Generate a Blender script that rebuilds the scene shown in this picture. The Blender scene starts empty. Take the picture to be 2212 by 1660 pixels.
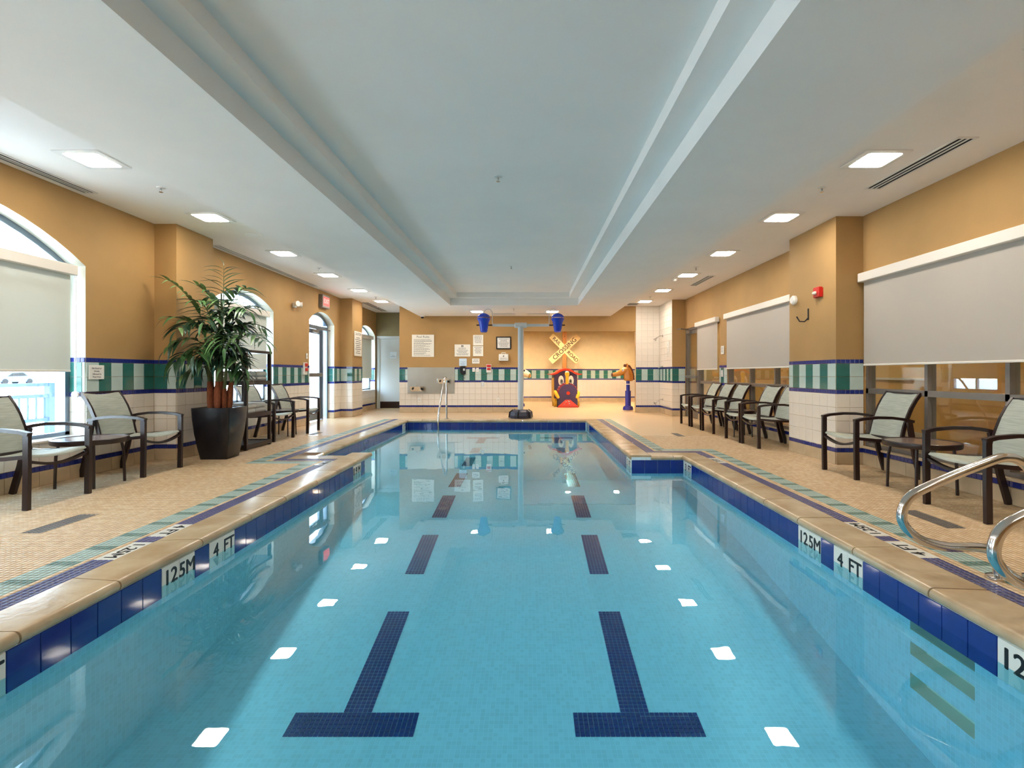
import bpy, math, random
import numpy as np
from mathutils import Vector, Matrix

# ------------------------------------------------------------------ camera, world, exposure
SC = bpy.context.scene
C = SC.collection
F_PX, W_PX, H_PX = 1100.0, 2212, 1660
VPX, VPY = 1141.0, 807.0            # vanishing point of the room's length
CAM_H = 1.10
cam_d = bpy.data.cameras.new('camera'); cam = bpy.data.objects.new('camera', cam_d); C.objects.link(cam)
cam_d.sensor_width = 36.0; cam_d.lens = F_PX / W_PX * 36.0
cam_d.shift_x = -(VPX - W_PX / 2) / W_PX
cam_d.shift_y = -(H_PX / 2 - VPY) / W_PX
cam_d.clip_start = 0.05; cam_d.clip_end = 300
cam.location = (0, 0, CAM_H); cam.rotation_euler = (math.pi / 2, 0, 0)
SC.camera = cam

world = bpy.data.worlds.new('sky'); SC.world = world; world.use_nodes = True
wn = world.node_tree.nodes; wl = world.node_tree.links
wbg = wn['Background']
wtc = wn.new('ShaderNodeTexCoord'); wsep = wn.new('ShaderNodeSeparateXYZ'); wramp = wn.new('ShaderNodeValToRGB')
wl.new(wtc.outputs['Generated'], wsep.inputs[0]); wl.new(wsep.outputs['Z'], wramp.inputs[0])
wramp.color_ramp.elements[0].position = 0.0; wramp.color_ramp.elements[0].color = (0.86, 0.93, 1.0, 1)
wramp.color_ramp.elements[1].position = 0.6; wramp.color_ramp.elements[1].color = (0.42, 0.66, 1.0, 1)
wl.new(wramp.outputs[0], wbg.inputs['Color'])
wbg.inputs['Strength'].default_value = 11.0
sun_d = bpy.data.lights.new('sun', 'SUN'); sun_d.energy = 30.0; sun_d.angle = 0.02; sun_d.color = (1.0, 0.95, 0.86)
sun = bpy.data.objects.new('sun', sun_d); C.objects.link(sun)
sun.rotation_euler = (math.radians(-48), math.radians(8), 0)      # high sun along the length of the building

LAMP_STRENGTH = 48.0
SC.view_settings.view_transform = 'Standard'; SC.view_settings.look = 'None'
SC.view_settings.gamma = 1.0; SC.view_settings.use_curve_mapping = False
SC.view_settings.exposure = 0.6
SC.cycles.max_bounces = 7; SC.cycles.diffuse_bounces = 4; SC.cycles.glossy_bounces = 4; SC.cycles.use_light_tree = False
SC.cycles.transparent_max_bounces = 7; SC.cycles.sample_clamp_indirect = 8.0
SC.cycles.use_denoising = True; SC.cycles.use_adaptive_sampling = True; SC.cycles.adaptive_threshold = 0.04
SC.cycles.caustics_reflective = True
R = random.Random(7)

# ------------------------------------------------------------------ materials
def srgb(r, g, b):
    def f(c):
        c /= 255.0
        return c / 12.92 if c <= 0.04045 else ((c + 0.055) / 1.055) ** 2.4
    return (f(r), f(g), f(b))

MATS = {}
def mat(name, col, rough=0.5, metal=0.0, var=0.0, vscale=6.0, stretch=(1, 1, 1), bump=0.0, bscale=60.0, spec=0.5, emit=None, coat=0.0, col2=None):
    m = bpy.data.materials.new(name); m.use_nodes = True
    nt = m.node_tree; b = nt.nodes['Principled BSDF']
    b.inputs['Base Color'].default_value = (*col, 1); b.inputs['Roughness'].default_value = rough
    b.inputs['Metallic'].default_value = metal; b.inputs['Specular IOR Level'].default_value = spec
    if coat: b.inputs['Coat Weight'].default_value = coat; b.inputs['Coat Roughness'].default_value = 0.05
    tc = None
    if var or bump or col2:
        tc = nt.nodes.new('ShaderNodeTexCoord'); mp = nt.nodes.new('ShaderNodeMapping')
        mp.inputs['Scale'].default_value = stretch; nt.links.new(tc.outputs['Object'], mp.inputs[0])
    if var or col2:
        n = nt.nodes.new('ShaderNodeTexNoise'); n.inputs['Scale'].default_value = vscale; n.inputs['Detail'].default_value = 5
        nt.links.new(mp.outputs[0], n.inputs['Vector'])
        r = nt.nodes.new('ShaderNodeValToRGB')
        r.color_ramp.elements[0].position = 0.32; r.color_ramp.elements[1].position = 0.68
        a = col2 if col2 else tuple(max(0, c * (1 - var)) for c in col)
        z = col if col2 else tuple(min(1, c * (1 + var)) for c in col)
        r.color_ramp.elements[0].color = (*a, 1); r.color_ramp.elements[1].color = (*z, 1)
        nt.links.new(n.outputs['Fac'], r.inputs[0]); nt.links.new(r.outputs[0], b.inputs['Base Color'])
    if bump:
        n2 = nt.nodes.new('ShaderNodeTexNoise'); n2.inputs['Scale'].default_value = bscale; n2.inputs['Detail'].default_value = 4
        nt.links.new(mp.outputs[0], n2.inputs['Vector'])
        bp = nt.nodes.new('ShaderNodeBump'); bp.inputs['Strength'].default_value = bump; bp.inputs['Distance'].default_value = 0.01
        nt.links.new(n2.outputs['Fac'], bp.inputs['Height']); nt.links.new(bp.outputs[0], b.inputs['Normal'])
    if emit:
        b.inputs['Emission Color'].default_value = (*emit[0], 1); b.inputs['Emission Strength'].default_value = emit[1]
    MATS[name] = m
    return m

def schlick(nt, f0):
    g = nt.nodes.new('ShaderNodeNewGeometry'); d = nt.nodes.new('ShaderNodeVectorMath'); d.operation = 'DOT_PRODUCT'
    nt.links.new(g.outputs['Normal'], d.inputs[0]); nt.links.new(g.outputs['Incoming'], d.inputs[1])
    ab = nt.nodes.new('ShaderNodeMath'); ab.operation = 'ABSOLUTE'; nt.links.new(d.outputs['Value'], ab.inputs[0])
    om = nt.nodes.new('ShaderNodeMath'); om.operation = 'SUBTRACT'; om.inputs[0].default_value = 1.0; nt.links.new(ab.outputs[0], om.inputs[1])
    pw = nt.nodes.new('ShaderNodeMath'); pw.operation = 'POWER'; pw.inputs[1].default_value = 5.0; nt.links.new(om.outputs[0], pw.inputs[0])
    ml = nt.nodes.new('ShaderNodeMath'); ml.operation = 'MULTIPLY_ADD'; ml.inputs[1].default_value = 1 - f0; ml.inputs[2].default_value = f0
    nt.links.new(pw.outputs[0], ml.inputs[0])
    return ml.outputs[0]

def clear_mat(name, tint, f0, ripple=0.0, gtint=(1, 1, 1)):
    m = bpy.data.materials.new(name); m.use_nodes = True; nt = m.node_tree; nt.nodes.clear()
    o = nt.nodes.new('ShaderNodeOutputMaterial'); mx = nt.nodes.new('ShaderNodeMixShader')
    t = nt.nodes.new('ShaderNodeBsdfTransparent'); t.inputs[0].default_value = (*tint, 1)
    g = nt.nodes.new('ShaderNodeBsdfGlossy'); g.inputs['Roughness'].default_value = 0.0; g.inputs['Color'].default_value = (*gtint, 1)
    nt.links.new(schlick(nt, f0), mx.inputs[0]); nt.links.new(t.outputs[0], mx.inputs[1]); nt.links.new(g.outputs[0], mx.inputs[2])
    nt.links.new(mx.outputs[0], o.inputs['Surface'])
    if ripple:
        tc = nt.nodes.new('ShaderNodeTexCoord'); n = nt.nodes.new('ShaderNodeTexNoise')
        n.inputs['Scale'].default_value = 3.2; n.inputs['Detail'].default_value = 2
        nt.links.new(tc.outputs['Object'], n.inputs['Vector'])
        bp = nt.nodes.new('ShaderNodeBump'); bp.inputs['Strength'].default_value = ripple; bp.inputs['Distance'].default_value = 0.02
        nt.links.new(n.outputs['Fac'], bp.inputs['Height']); nt.links.new(bp.outputs[0], g.inputs['Normal'])
    MATS[name] = m
    return m

def fabric_blind(name, col, see, trans):
    m = bpy.data.materials.new(name); m.use_nodes = True; nt = m.node_tree; nt.nodes.clear()
    o = nt.nodes.new('ShaderNodeOutputMaterial')
    d = nt.nodes.new('ShaderNodeBsdfDiffuse'); d.inputs[0].default_value = (*col, 1)
    t = nt.nodes.new('ShaderNodeBsdfTranslucent'); t.inputs[0].default_value = (*col, 1)
    p = nt.nodes.new('ShaderNodeBsdfTransparent')
    a = nt.nodes.new('ShaderNodeMixShader'); a.inputs[0].default_value = trans
    b = nt.nodes.new('ShaderNodeMixShader'); b.inputs[0].default_value = see
    nt.links.new(d.outputs[0], a.inputs[1]); nt.links.new(t.outputs[0], a.inputs[2])
    nt.links.new(a.outputs[0], b.inputs[1]); nt.links.new(p.outputs[0], b.inputs[2]); nt.links.new(b.outputs[0], o.inputs[0])
    MATS[name] = m
    return m

def grid_mat(name, col, grout, pitch, rough, var=0.06, mortar=0.06, upright=False):
    """square mosaic drawn by a brick texture, for surfaces whose pieces are too small to tell apart"""
    m = bpy.data.materials.new(name); m.use_nodes = True; nt = m.node_tree; b = nt.nodes['Principled BSDF']
    b.inputs['Roughness'].default_value = rough
    tc = nt.nodes.new('ShaderNodeTexCoord'); br = nt.nodes.new('ShaderNodeTexBrick')
    br.offset = 0.0; br.inputs['Scale'].default_value = 1.0 / pitch
    br.inputs['Brick Width'].default_value = 1.0; br.inputs['Row Height'].default_value = 1.0
    br.inputs['Mortar Size'].default_value = mortar; br.inputs['Bias'].default_value = 0.0
    br.inputs['Color1'].default_value = (*[c * (1 - var) for c in col], 1)
    br.inputs['Color2'].default_value = (*[min(1, c * (1 + var)) for c in col], 1)
    br.inputs['Mortar'].default_value = (*grout, 1)
    if upright:
        sp = nt.nodes.new('ShaderNodeSeparateXYZ'); ad = nt.nodes.new('ShaderNodeMath'); cm = nt.nodes.new('ShaderNodeCombineXYZ')
        nt.links.new(tc.outputs['Object'], sp.inputs[0]); nt.links.new(sp.outputs[0], ad.inputs[0]); nt.links.new(sp.outputs[1], ad.inputs[1])
        nt.links.new(ad.outputs[0], cm.inputs[0]); nt.links.new(sp.outputs[2], cm.inputs[1]); nt.links.new(cm.outputs[0], br.inputs['Vector'])
    else: nt.links.new(tc.outputs['Object'], br.inputs['Vector'])
    nt.links.new(br.outputs['Color'], b.inputs['Base Color'])
    MATS[name] = m
    return m

OCHRE = mat('ochre_paint', srgb(170, 133, 82), 0.75, var=0.05, vscale=2.2, bump=0.06, bscale=90)
OLIVE = mat('olive_paint', srgb(128, 118, 84), 0.75, var=0.04)
CEIL = mat('ceiling_paint', srgb(246, 240, 234), 0.85, var=0.02, vscale=1.5)
CREAM = mat('cream_paint', srgb(206, 200, 184), 0.7)
WTILE = mat('white_glazed_tile', srgb(232, 222, 208), 0.14, var=0.03, vscale=3)
GTILE = mat('green_glazed_tile', srgb(50, 108, 100), 0.08, var=0.12, vscale=4)
PTILE = mat('pale_glazed_tile', srgb(184, 202, 196), 0.1, var=0.04, vscale=4)
BTILE = mat('cobalt_mosaic_tile', srgb(36, 48, 124), 0.15, var=0.12, vscale=9)
STONE = mat('beige_stone_tile', srgb(196, 172, 138), 0.35, var=0.1, vscale=5)
GROUT = mat('grout', srgb(208, 200, 186), 0.9); DGROUT = mat('deck_grout', srgb(190, 164, 130), 0.8)
NAVY = mat('navy_waterline_tile', srgb(30, 52, 132), 0.06, var=0.12, vscale=5)
LETTER = mat('black_lettering', srgb(16, 15, 18), 0.4)
WHITE = mat('white_plastic', srgb(236, 232, 224), 0.35)
MARKER = mat('white_marker_tile', srgb(232, 228, 216), 0.12)
COPING = mat('coping_stone', srgb(202, 180, 146), 0.22, var=0.16, vscale=4, bump=0.15, bscale=25, col2=srgb(176, 148, 112))
STEEL = mat('polished_steel', srgb(205, 202, 198), 0.16, metal=1.0)
BRUSHED = mat('brushed_steel', srgb(196, 190, 180), 0.28, metal=1.0, var=0.06, vscale=2)
ALU = mat('grey_aluminium', srgb(120, 132, 146), 0.35, metal=0.7)
BRONZE = mat('bronze_aluminium', srgb(122, 114, 106), 0.38, metal=0.35)
FRAME = mat('dark_brown_frame', srgb(36, 18, 16), 0.3, spec=0.6)
SLING = mat('woven_sling', srgb(168, 172, 160), 0.7, var=0.14, vscale=7, stretch=(7, 1.0, 14), bump=0.2, bscale=150)
TTOP = mat('table_top_brown', srgb(110, 92, 84), 0.25, var=0.08, vscale=12)
POT = mat('black_glazed_pot', srgb(22, 20, 26), 0.22, spec=0.6, var=0.2, vscale=3)
SOIL = mat('potting_soil', srgb(50, 38, 28), 0.95)
LEAF1 = mat('leaf_green', srgb(72, 112, 62), 0.35, var=0.2, vscale=5)
LEAF2 = mat('leaf_light_green', srgb(112, 148, 92), 0.35, var=0.18, vscale=5)
LEAF3 = mat('leaf_dark_green', srgb(38, 70, 46), 0.35, var=0.2, vscale=5)
CANE = mat('palm_cane', srgb(86, 92, 52), 0.6, var=0.2, vscale=14)
FIBRE = mat('palm_fibre', srgb(128, 66, 36), 0.85, var=0.3, vscale=22, stretch=(4, 4, 1))
WOOD = mat('espresso_wood', srgb(48, 32, 27), 0.35, var=0.2, vscale=8, stretch=(1, 6, 6))
TOWEL = mat('white_towel', srgb(236, 230, 222), 0.95, var=0.03, vscale=30, bump=0.6, bscale=220)
LENS = mat('lit_lens', (1, 1, 1), 0.5, emit=((1.0, 0.92, 0.82), LAMP_STRENGTH))
WARMLENS = mat('warm_lit_lens', (1, 1, 1), 0.5, emit=((1.0, 0.82, 0.58), 1500.0))
BLUEP = mat('blue_plastic', srgb(24, 62, 196), 0.25)
PIPE = mat('grey_pipe', srgb(206, 210, 212), 0.35)
SLOT = mat('dark_slot', srgb(22, 20, 20), 0.9)
RED = mat('red_plastic', srgb(196, 36, 26), 0.35)
BLIND = fabric_blind('white_blind_fabric', srgb(206, 197, 186), 0.02, 0.25)
SCREEN = fabric_blind('mesh_screen_fabric', srgb(206, 206, 194), 0.065, 0.07)
GLASS = clear_mat('window_glass', (0.93, 0.97, 0.96), 0.05)
WATER = clear_mat('pool_water', (0.43, 0.79, 0.93), 0.022, ripple=0.03)
POOLT = grid_mat('pool_mosaic', srgb(206, 228, 232), srgb(222, 238, 242), 0.0275, 0.3, mortar=0.05)
POOLW = grid_mat('pool_wall_mosaic', srgb(206, 228, 232), srgb(222, 238, 242), 0.0275, 0.3, mortar=0.05, upright=True)
LANE = mat('lane_tile', srgb(26, 50, 116), 0.2, var=0.1)
DECKM = grid_mat('deck_mosaic', srgb(214, 182, 140), srgb(186, 160, 128), 0.033, 0.3)
TILECOL = bpy.data.materials.new('deck_tile_glaze'); TILECOL.use_nodes = True
_at = TILECOL.node_tree.nodes.new('ShaderNodeAttribute'); _at.attribute_name = 'tint'
_b = TILECOL.node_tree.nodes['Principled BSDF']; _b.inputs['Roughness'].default_value = 0.24
TILECOL.node_tree.links.new(_at.outputs['Color'], _b.inputs['Base Color'])

# ------------------------------------------------------------------ mesh helpers
class MB:
    def __init__(s): s.v = []; s.f = []
    def add(s, vs, fs):
        o = len(s.v); s.v += [tuple(p) for p in vs]; s.f += [tuple(i + o for i in f) for f in fs]; return s
    def box(s, x0, x1, y0, y1, z0, z1):
        return s.add([(x0,y0,z0),(x1,y0,z0),(x1,y1,z0),(x0,y1,z0),(x0,y0,z1),(x1,y0,z1),(x1,y1,z1),(x0,y1,z1)],
                     [(0,3,2,1),(4,5,6,7),(0,1,5,4),(1,2,6,5),(2,3,7,6),(3,0,4,7)])
    def cbox(s, x0, x1, y0, y1, z0, z1, c):
        """box with chamfered edges"""
        X, Y, Z = (x0, x1), (y0, y1), (z0, z1); vs = []; idx = {}
        for i in (0,1):
            for j in (0,1):
                for k in (0,1):
                    si, sj, sk = (1,-1)[i], (1,-1)[j], (1,-1)[k]
                    for a, p in enumerate(((X[i], Y[j]+sj*c, Z[k]+sk*c), (X[i]+si*c, Y[j], Z[k]+sk*c), (X[i]+si*c, Y[j]+sj*c, Z[k]))):
                        idx[(i,j,k,a)] = len(vs); vs.append(p)
        fs = []
        g = idx
        for i in (0,1):
            q = [g[(i,0,0,0)], g[(i,1,0,0)], g[(i,1,1,0)], g[(i,0,1,0)]]; fs.append(q if i else q[::-1])
            q = [g[(0,i,0,1)], g[(1,i,0,1)], g[(1,i,1,1)], g[(0,i,1,1)]]; fs.append(q[::-1] if i else q)
            q = [g[(0,0,i,2)], g[(1,0,i,2)], g[(1,1,i,2)], g[(0,1,i,2)]]; fs.append(q if i else q[::-1])
        for i in (0,1):
            for j in (0,1):
                fs.append([g[(i,j,0,0)], g[(i,j,0,1)], g[(i,j,1,1)], g[(i,j,1,0)]])
                fs.append([g[(i,0,j,0)], g[(i,0,j,2)], g[(i,1,j,2)], g[(i,1,j,0)]])
                fs.append([g[(0,i,j,1)], g[(0,i,j,2)], g[(1,i,j,2)], g[(1,i,j,1)]])
                for k in (0,1): fs.append([g[(i,j,k,0)], g[(i,j,k,1)], g[(i,j,k,2)]])
        return s.add(vs, fs)
    def tube(s, pts, r, n=10, caps=True):
        pts = [Vector(p) for p in pts]; rs = r if isinstance(r, (list, tuple)) else [r] * len(pts)
        t0 = (pts[1] - pts[0]).normalized(); u = t0.orthogonal().normalized(); o = len(s.v)
        for i, p in enumerate(pts):
            t = ((pts[min(i+1, len(pts)-1)] - pts[max(i-1, 0)])).normalized()
            u = (u - t * u.dot(t)).normalized(); w = t.cross(u)
            for k in range(n):
                a = 2 * math.pi * k / n; s.v.append(tuple(p + (u * math.cos(a) + w * math.sin(a)) * rs[i]))
        for i in range(len(pts) - 1):
            for k in range(n):
                a, b = o + i*n + k, o + i*n + (k+1) % n; s.f.append((a, b, b + n, a + n))
        if caps:
            s.f.append(tuple(o + k for k in range(n))[::-1]); e = o + (len(pts)-1)*n; s.f.append(tuple(e + k for k in range(n)))
        return s
    def sweep(s, pts, side, w, h):
        """rectangular bar along pts; 'side' is a constant width direction"""
        pts = [Vector(p) for p in pts]; side = Vector(side).normalized(); o = len(s.v)
        for i, p in enumerate(pts):
            t = (pts[min(i+1, len(pts)-1)] - pts[max(i-1, 0)]).normalized(); nn = t.cross(side).normalized()
            hh = h[i] if isinstance(h, (list, tuple)) else h
            for a, b in ((-1,-1),(1,-1),(1,1),(-1,1)): s.v.append(tuple(p + side * (a*w/2) + nn * (b*hh/2)))
        for i in range(len(pts)-1):
            for k in range(4):
                a, b = o+i*4+k, o+i*4+(k+1) % 4; s.f.append((a, a+4, b+4, b))
        s.f.append((o, o+1, o+2, o+3)); e = o+(len(pts)-1)*4; s.f.append((e+3, e+2, e+1, e))
        return s
    def lathe(s, prof, n=24, c=(0,0,0)):
        o = len(s.v)
        for r, z in prof:
            for k in range(n):
                a = 2*math.pi*k/n; s.v.append((c[0]+r*math.cos(a), c[1]+r*math.sin(a), c[2]+z))
        for i in range(len(prof)-1):
            for k in range(n):
                a, b = o+i*n+k, o+i*n+(k+1) % n; s.f.append((a, b, b+n, a+n))
        if prof[0][0] > 1e-4: s.f.append(tuple(o+k for k in range(n))[::-1])
        if prof[-1][0] > 1e-4: e = o+(len(prof)-1)*n; s.f.append(tuple(e+k for k in range(n)))
        return s
    def prism(s, poly, d0, d1, axis='y'):
        """polygon (a,b) extruded from d0 to d1 along axis; y: (x,z)  x: (y,z)  z: (x,y)"""
        n = len(poly); o = len(s.v)
        def P(a, b, d): return {'y': (a, d, b), 'x': (d, a, b), 'z': (a, b, d)}[axis]
        for d in (d0, d1): s.v += [P(a, b, d) for a, b in poly]
        s.f.append(tuple(o+k for k in range(n))); s.f.append(tuple(o+n+k for k in range(n))[::-1])
        for k in range(n): s.f.append((o+k, o+n+k, o+n+(k+1) % n, o+(k+1) % n))
        return s
    def ball(s, c, r, n=16, m=10):
        rx, ry, rz = r if isinstance(r, (tuple, list)) else (r, r, r); o = len(s.v)
        for i in range(m+1):
            t = math.pi*i/m
            for k in range(n):
                a = 2*math.pi*k/n; s.v.append((c[0]+rx*math.sin(t)*math.cos(a), c[1]+ry*math.sin(t)*math.sin(a), c[2]-rz*math.cos(t)))
        for i in range(m):
            for k in range(n):
                a, b = o+i*n+k, o+i*n+(k+1) % n; s.f.append((a, b, b+n, a+n))
        return s
    def mesh(s, name, m, smooth=None):
        me = bpy.data.meshes.new(name); me.from_pydata(s.v, [], s.f); me.update()
        if m: me.materials.append(m)
        fix(me)
        if smooth is not None:
            me.polygons.foreach_set('use_smooth', [True]*len(me.polygons)); me.set_sharp_from_angle(angle=math.radians(smooth))
        return me

import bmesh
def fix(me):
    bm = bmesh.new(); bm.from_mesh(me); bmesh.ops.remove_doubles(bm, verts=bm.verts, dist=1e-6)
    bmesh.ops.recalc_face_normals(bm, faces=bm.faces); bm.to_mesh(me); bm.free()

def link(name, me, parent=None, mw=None, loc=None, rot=None):
    o = bpy.data.objects.new(name, me); C.objects.link(o)
    if parent is not None: o.parent = parent
    if mw is not None: o.matrix_local = mw
    if loc is not None: o.location = loc
    if rot is not None: o.rotation_euler = rot
    return o
def part(name, mb, m, parent, smooth=None, label=None, **k):
    o = link(name, mb.mesh(name, m, smooth), parent, **k)
    if label: o['label'] = label
    return o
def tag(o, label, cat, group=None):
    o['label'] = label; o['category'] = cat
    if group: o['group'] = group
    return o
def thing(name, label, cat, loc=(0,0,0), rz=0, group=None):
    o = bpy.data.objects.new(name, None); C.objects.link(o); o.empty_display_size = 0.1
    o.location = loc; o.rotation_euler = (0, 0, rz)
    return tag(o, label, cat, group)
def struct(name, mb, m, parent=None, smooth=None, label=None):
    o = part(name, mb, m, parent, smooth)
    if parent is None: o['kind'] = 'structure'
    if label: o['label'] = label
    return o
def sempty(name, loc=(0,0,0)):
    o = bpy.data.objects.new(name, None); C.objects.link(o); o.empty_display_size = 0.1; o.location = loc; o['kind'] = 'structure'; return o
def copy_tree(o, parent=None):
    c = o.copy(); C.objects.link(c)
    if parent is not None: c.parent = parent
    for ch in list(o.children): copy_tree(ch, c)
    return c

_tx = {}
def text_mesh(s, size, m, depth=0.001, align='CENTER', bold=0.0):
    key = (s, size, m.name, align, bold)
    if key not in _tx:
        cu = bpy.data.curves.new('lettering', 'FONT'); cu.body = s; cu.size = size; cu.align_x = align; cu.align_y = 'CENTER'
        cu.extrude = depth; cu.resolution_u = 3
        o = bpy.data.objects.new('lettering', cu); C.objects.link(o)
        dg = bpy.context.evaluated_depsgraph_get()
        me = bpy.data.meshes.new_from_object(o.evaluated_get(dg)); me.name = 'lettering'
        bpy.data.objects.remove(o); me.materials.clear(); me.materials.append(m)
        if bold:                                        # heavier strokes: side-by-side copies of the outline
            bm = bmesh.new(); bm.from_mesh(me); g0 = bm.verts[:] + bm.edges[:] + bm.faces[:]
            for dx, dy in ((bold, 0), (-bold, 0), (0, bold*.6), (0, -bold*.6)):
                d = bmesh.ops.duplicate(bm, geom=g0); bmesh.ops.translate(bm, verts=[e for e in d['geom'] if isinstance(e, bmesh.types.BMVert)], vec=(dx, dy, 0))
            bm.to_mesh(me); bm.free()
        _tx[key] = me
    return _tx[key]
def basis(o, x, y):
    """matrix with local x -> x, local y -> y, local z -> x cross y"""
    x = Vector(x).normalized(); y = Vector(y).normalized(); z = x.cross(y); o = Vector(o)
    return Matrix(((x.x, y.x, z.x, o.x), (x.y, y.y, z.y, o.y), (x.z, y.z, z.z, o.z), (0, 0, 0, 1)))

class Fr:
    """a vertical surface: u runs along it, n points into the room"""
    def __init__(s, o, u, n): s.o = Vector(o); s.u = Vector(u); s.n = Vector(n)
    def p(s, u, z, d=0.0): return s.o + s.u*u + s.n*d + Vector((0, 0, z))
    def mw(s, u, z, d=0.0):   # local x=u, y=up, z=out
        o = s.p(u, z, d); n = s.u.cross(Vector((0,0,1)))
        x = s.u if n.dot(s.n) > 0 else -s.u
        return basis(o, x, (0,0,1))
    def box(s, mb, u0, u1, z0, z1, d0, d1):
        P = [s.p(u, z, d) for d in (d0, d1) for z in (z0, z1) for u in (u0, u1)]
        return mb.add(P, [(0,1,3,2),(4,6,7,5),(0,4,5,1),(2,3,7,6),(0,2,6,4),(1,5,7,3)])

_tm = {}
def tile_mesh(w, h, m, d=0.007, c=0.002):
    key = (round(w, 4), round(h, 4), m.name, d)
    if key not in _tm:
        mb = MB(); a, b = w/2, h/2
        mb.add([(-a,-b,0),(a,-b,0),(a,b,0),(-a,b,0),(-a,-b,d-c),(a,-b,d-c),(a,b,d-c),(-a,b,d-c),(-a+c,-b+c,d),(a-c,-b+c,d),(a-c,b-c,d),(-a+c,b-c,d)],
               [(0,1,5,4),(1,2,6,5),(2,3,7,6),(3,0,4,7),(4,5,9,8),(5,6,10,9),(6,7,11,10),(7,4,8,11),(8,9,10,11)])
        me = bpy.data.meshes.new('tile'); me.from_pydata(mb.v, [], mb.f); me.materials.append(m); me.update(); _tm[key] = me
    return _tm[key]
def tile(parent, fr, u0, u1, z0, z1, m, name='tile', gap=0.0035, d=0.007):
    if u1 - u0 < 0.02: return
    me = tile_mesh(u1-u0-gap, z1-z0-gap, m, d)
    return link(name, me, parent, mw=fr.mw((u0+u1)/2, (z0+z1)/2, 0.0))

T = 0.165
def cols(u0, u1, w):
    out = []; u = u0
    while u < u1 - 0.012: out.append((u, min(u + w, u1))); u += w
    return out
def border(parent, fr, u0, u1, z0, z1, single):
    """a row of small cobalt mosaic pieces"""
    n = max(1, round((u1-u0)/0.052)); w = (u1-u0)/n
    if single:
        for i in range(n): tile(parent, fr, u0+i*w, u0+(i+1)*w, z0, z1, BTILE, 'border_tile', 0.004)
    else:
        mb = MB()
        for i in range(n): fr.box(mb, u0+i*w+.002, u0+(i+1)*w-.002, z0+.002, z1-.002, 0, .007)
        part('border_tiles', mb, BTILE, parent)['kind'] = 'stuff'
def dado(parent, fr, u0, u1, parity=0, single=False, top=1.27, bottom=0.0, high=None):
    """tile courses of the lower wall: stone base, cobalt row, white tiles, cobalt row, striped band, cobalt row"""
    if bottom < .1:
        for a, b in cols(u0, u1, 0.33): tile(parent, fr, a, b, 0.0, .145, STONE, 'base_tile', d=0.010)
        border(parent, fr, u0, u1, .145, .197, single)
    for r in range(4):
        z0, z1 = .197 + r*.16325, .197 + (r+1)*.16325
        if z1 > top + .002: z1 = top
        if z0 >= top - .02 or z1 <= bottom + .01: continue
        for a, b in cols(u0, u1, T): tile(parent, fr, a, b, z0, z1, WTILE)
    if top > .9:
        border(parent, fr, u0, u1, .85, .90, single)
        for i, (a, b) in enumerate(cols(u0, u1, T)):
            m = GTILE if (i + parity) % 2 == 0 else PTILE
            for z0 in (.90, 1.06): tile(parent, fr, a, b, z0, z0+.16, m, 'band_tile')
        border(parent, fr, u0, u1, 1.22, 1.27, single)
    if high:
        n = round((high-1.27)/T); hh = (high-1.27)/n
        for r in range(n):
            for a, b in cols(u0, u1, T): tile(parent, fr, a, b, 1.27+r*hh, 1.27+(r+1)*hh, WTILE)
# ------------------------------------------------------------------ room dimensions (metres, deck at z = 0)
XL, XR = -4.75, 4.05                 # long walls
YN, YF, YREC, YALC = -3.0, 14.4, 15.9, 19.9
ZC, ZB = 3.0, 2.72                   # ceiling, bottom of the dropped beam
PL, PR, PJ, PL2, PR2, PF, PN = -2.18, 2.07, 6.8, -2.85, 1.38, 12.0, 0.4   # pool outline
WZ = -0.165                          # water level

# ---- walls along the left, with arched openings
def arch(a, s, c):
    h = c - s; Rr = (a*a + h*h) / (2*h); return Rr, c - Rr
OPEN = [dict(y0=-2.3, y1=0.7, zb=.42, s=2.25, c=2.70), dict(y0=2.465, y1=5.465, zb=.42, s=2.25, c=2.70),
        dict(y0=7.7, y1=9.5, zb=.58, s=2.25, c=2.49), dict(y0=11.05, y1=12.47, zb=0.0, s=2.27, c=2.51), dict(y0=14.1, y1=15.8, zb=.58, s=2.25, c=2.50)]
def arch_pts(o, n=18, inset=0.0):
    a = (o['y1']-o['y0'])/2; yc = (o['y0']+o['y1'])/2; Rr, zc = arch(a, o['s'], o['c']); a -= inset; Rr -= inset
    return [(yc - a + 2*a*i/n, zc + math.sqrt(max(0, Rr*Rr - (-a + 2*a*i/n)**2))) for i in range(n+1)]
TH = 0.30
wl_mb, rev_mb = MB(), MB()
def both(y0, y1, za0, za1, zb0, zb1):
    for x in (XL, XL-TH): wl_mb.add([(x,y0,za0),(x,y1,za1),(x,y1,zb1),(x,y0,zb0)], [(0,1,2,3)])
y = YN
for o in OPEN:
    both(y, o['y0'], -.05, -.05, ZC+.2, ZC+.2); ap = arch_pts(o)
    for (ya, z_a), (yb, z_b) in zip(ap, ap[1:]):
        if o['zb'] > 0: both(ya, yb, -.05, -.05, o['zb'], o['zb'])
        both(ya, yb, z_a, z_b, ZC+.2, ZC+.2)
        rev_mb.add([(XL,ya,z_a),(XL,yb,z_b),(XL-TH,yb,z_b),(XL-TH,ya,z_a)], [(0,1,2,3)])
    for yy in (o['y0'], o['y1']): rev_mb.add([(XL,yy,o['zb']),(XL,yy,ap[0][1]),(XL-TH,yy,ap[0][1]),(XL-TH,yy,o['zb'])], [(0,1,2,3)])
    if o['zb'] > 0: rev_mb.add([(XL,o['y0'],o['zb']),(XL,o['y1'],o['zb']),(XL-TH,o['y1'],o['zb']),(XL-TH,o['y0'],o['zb'])], [(0,1,2,3)])
    y = o['y1']
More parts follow.
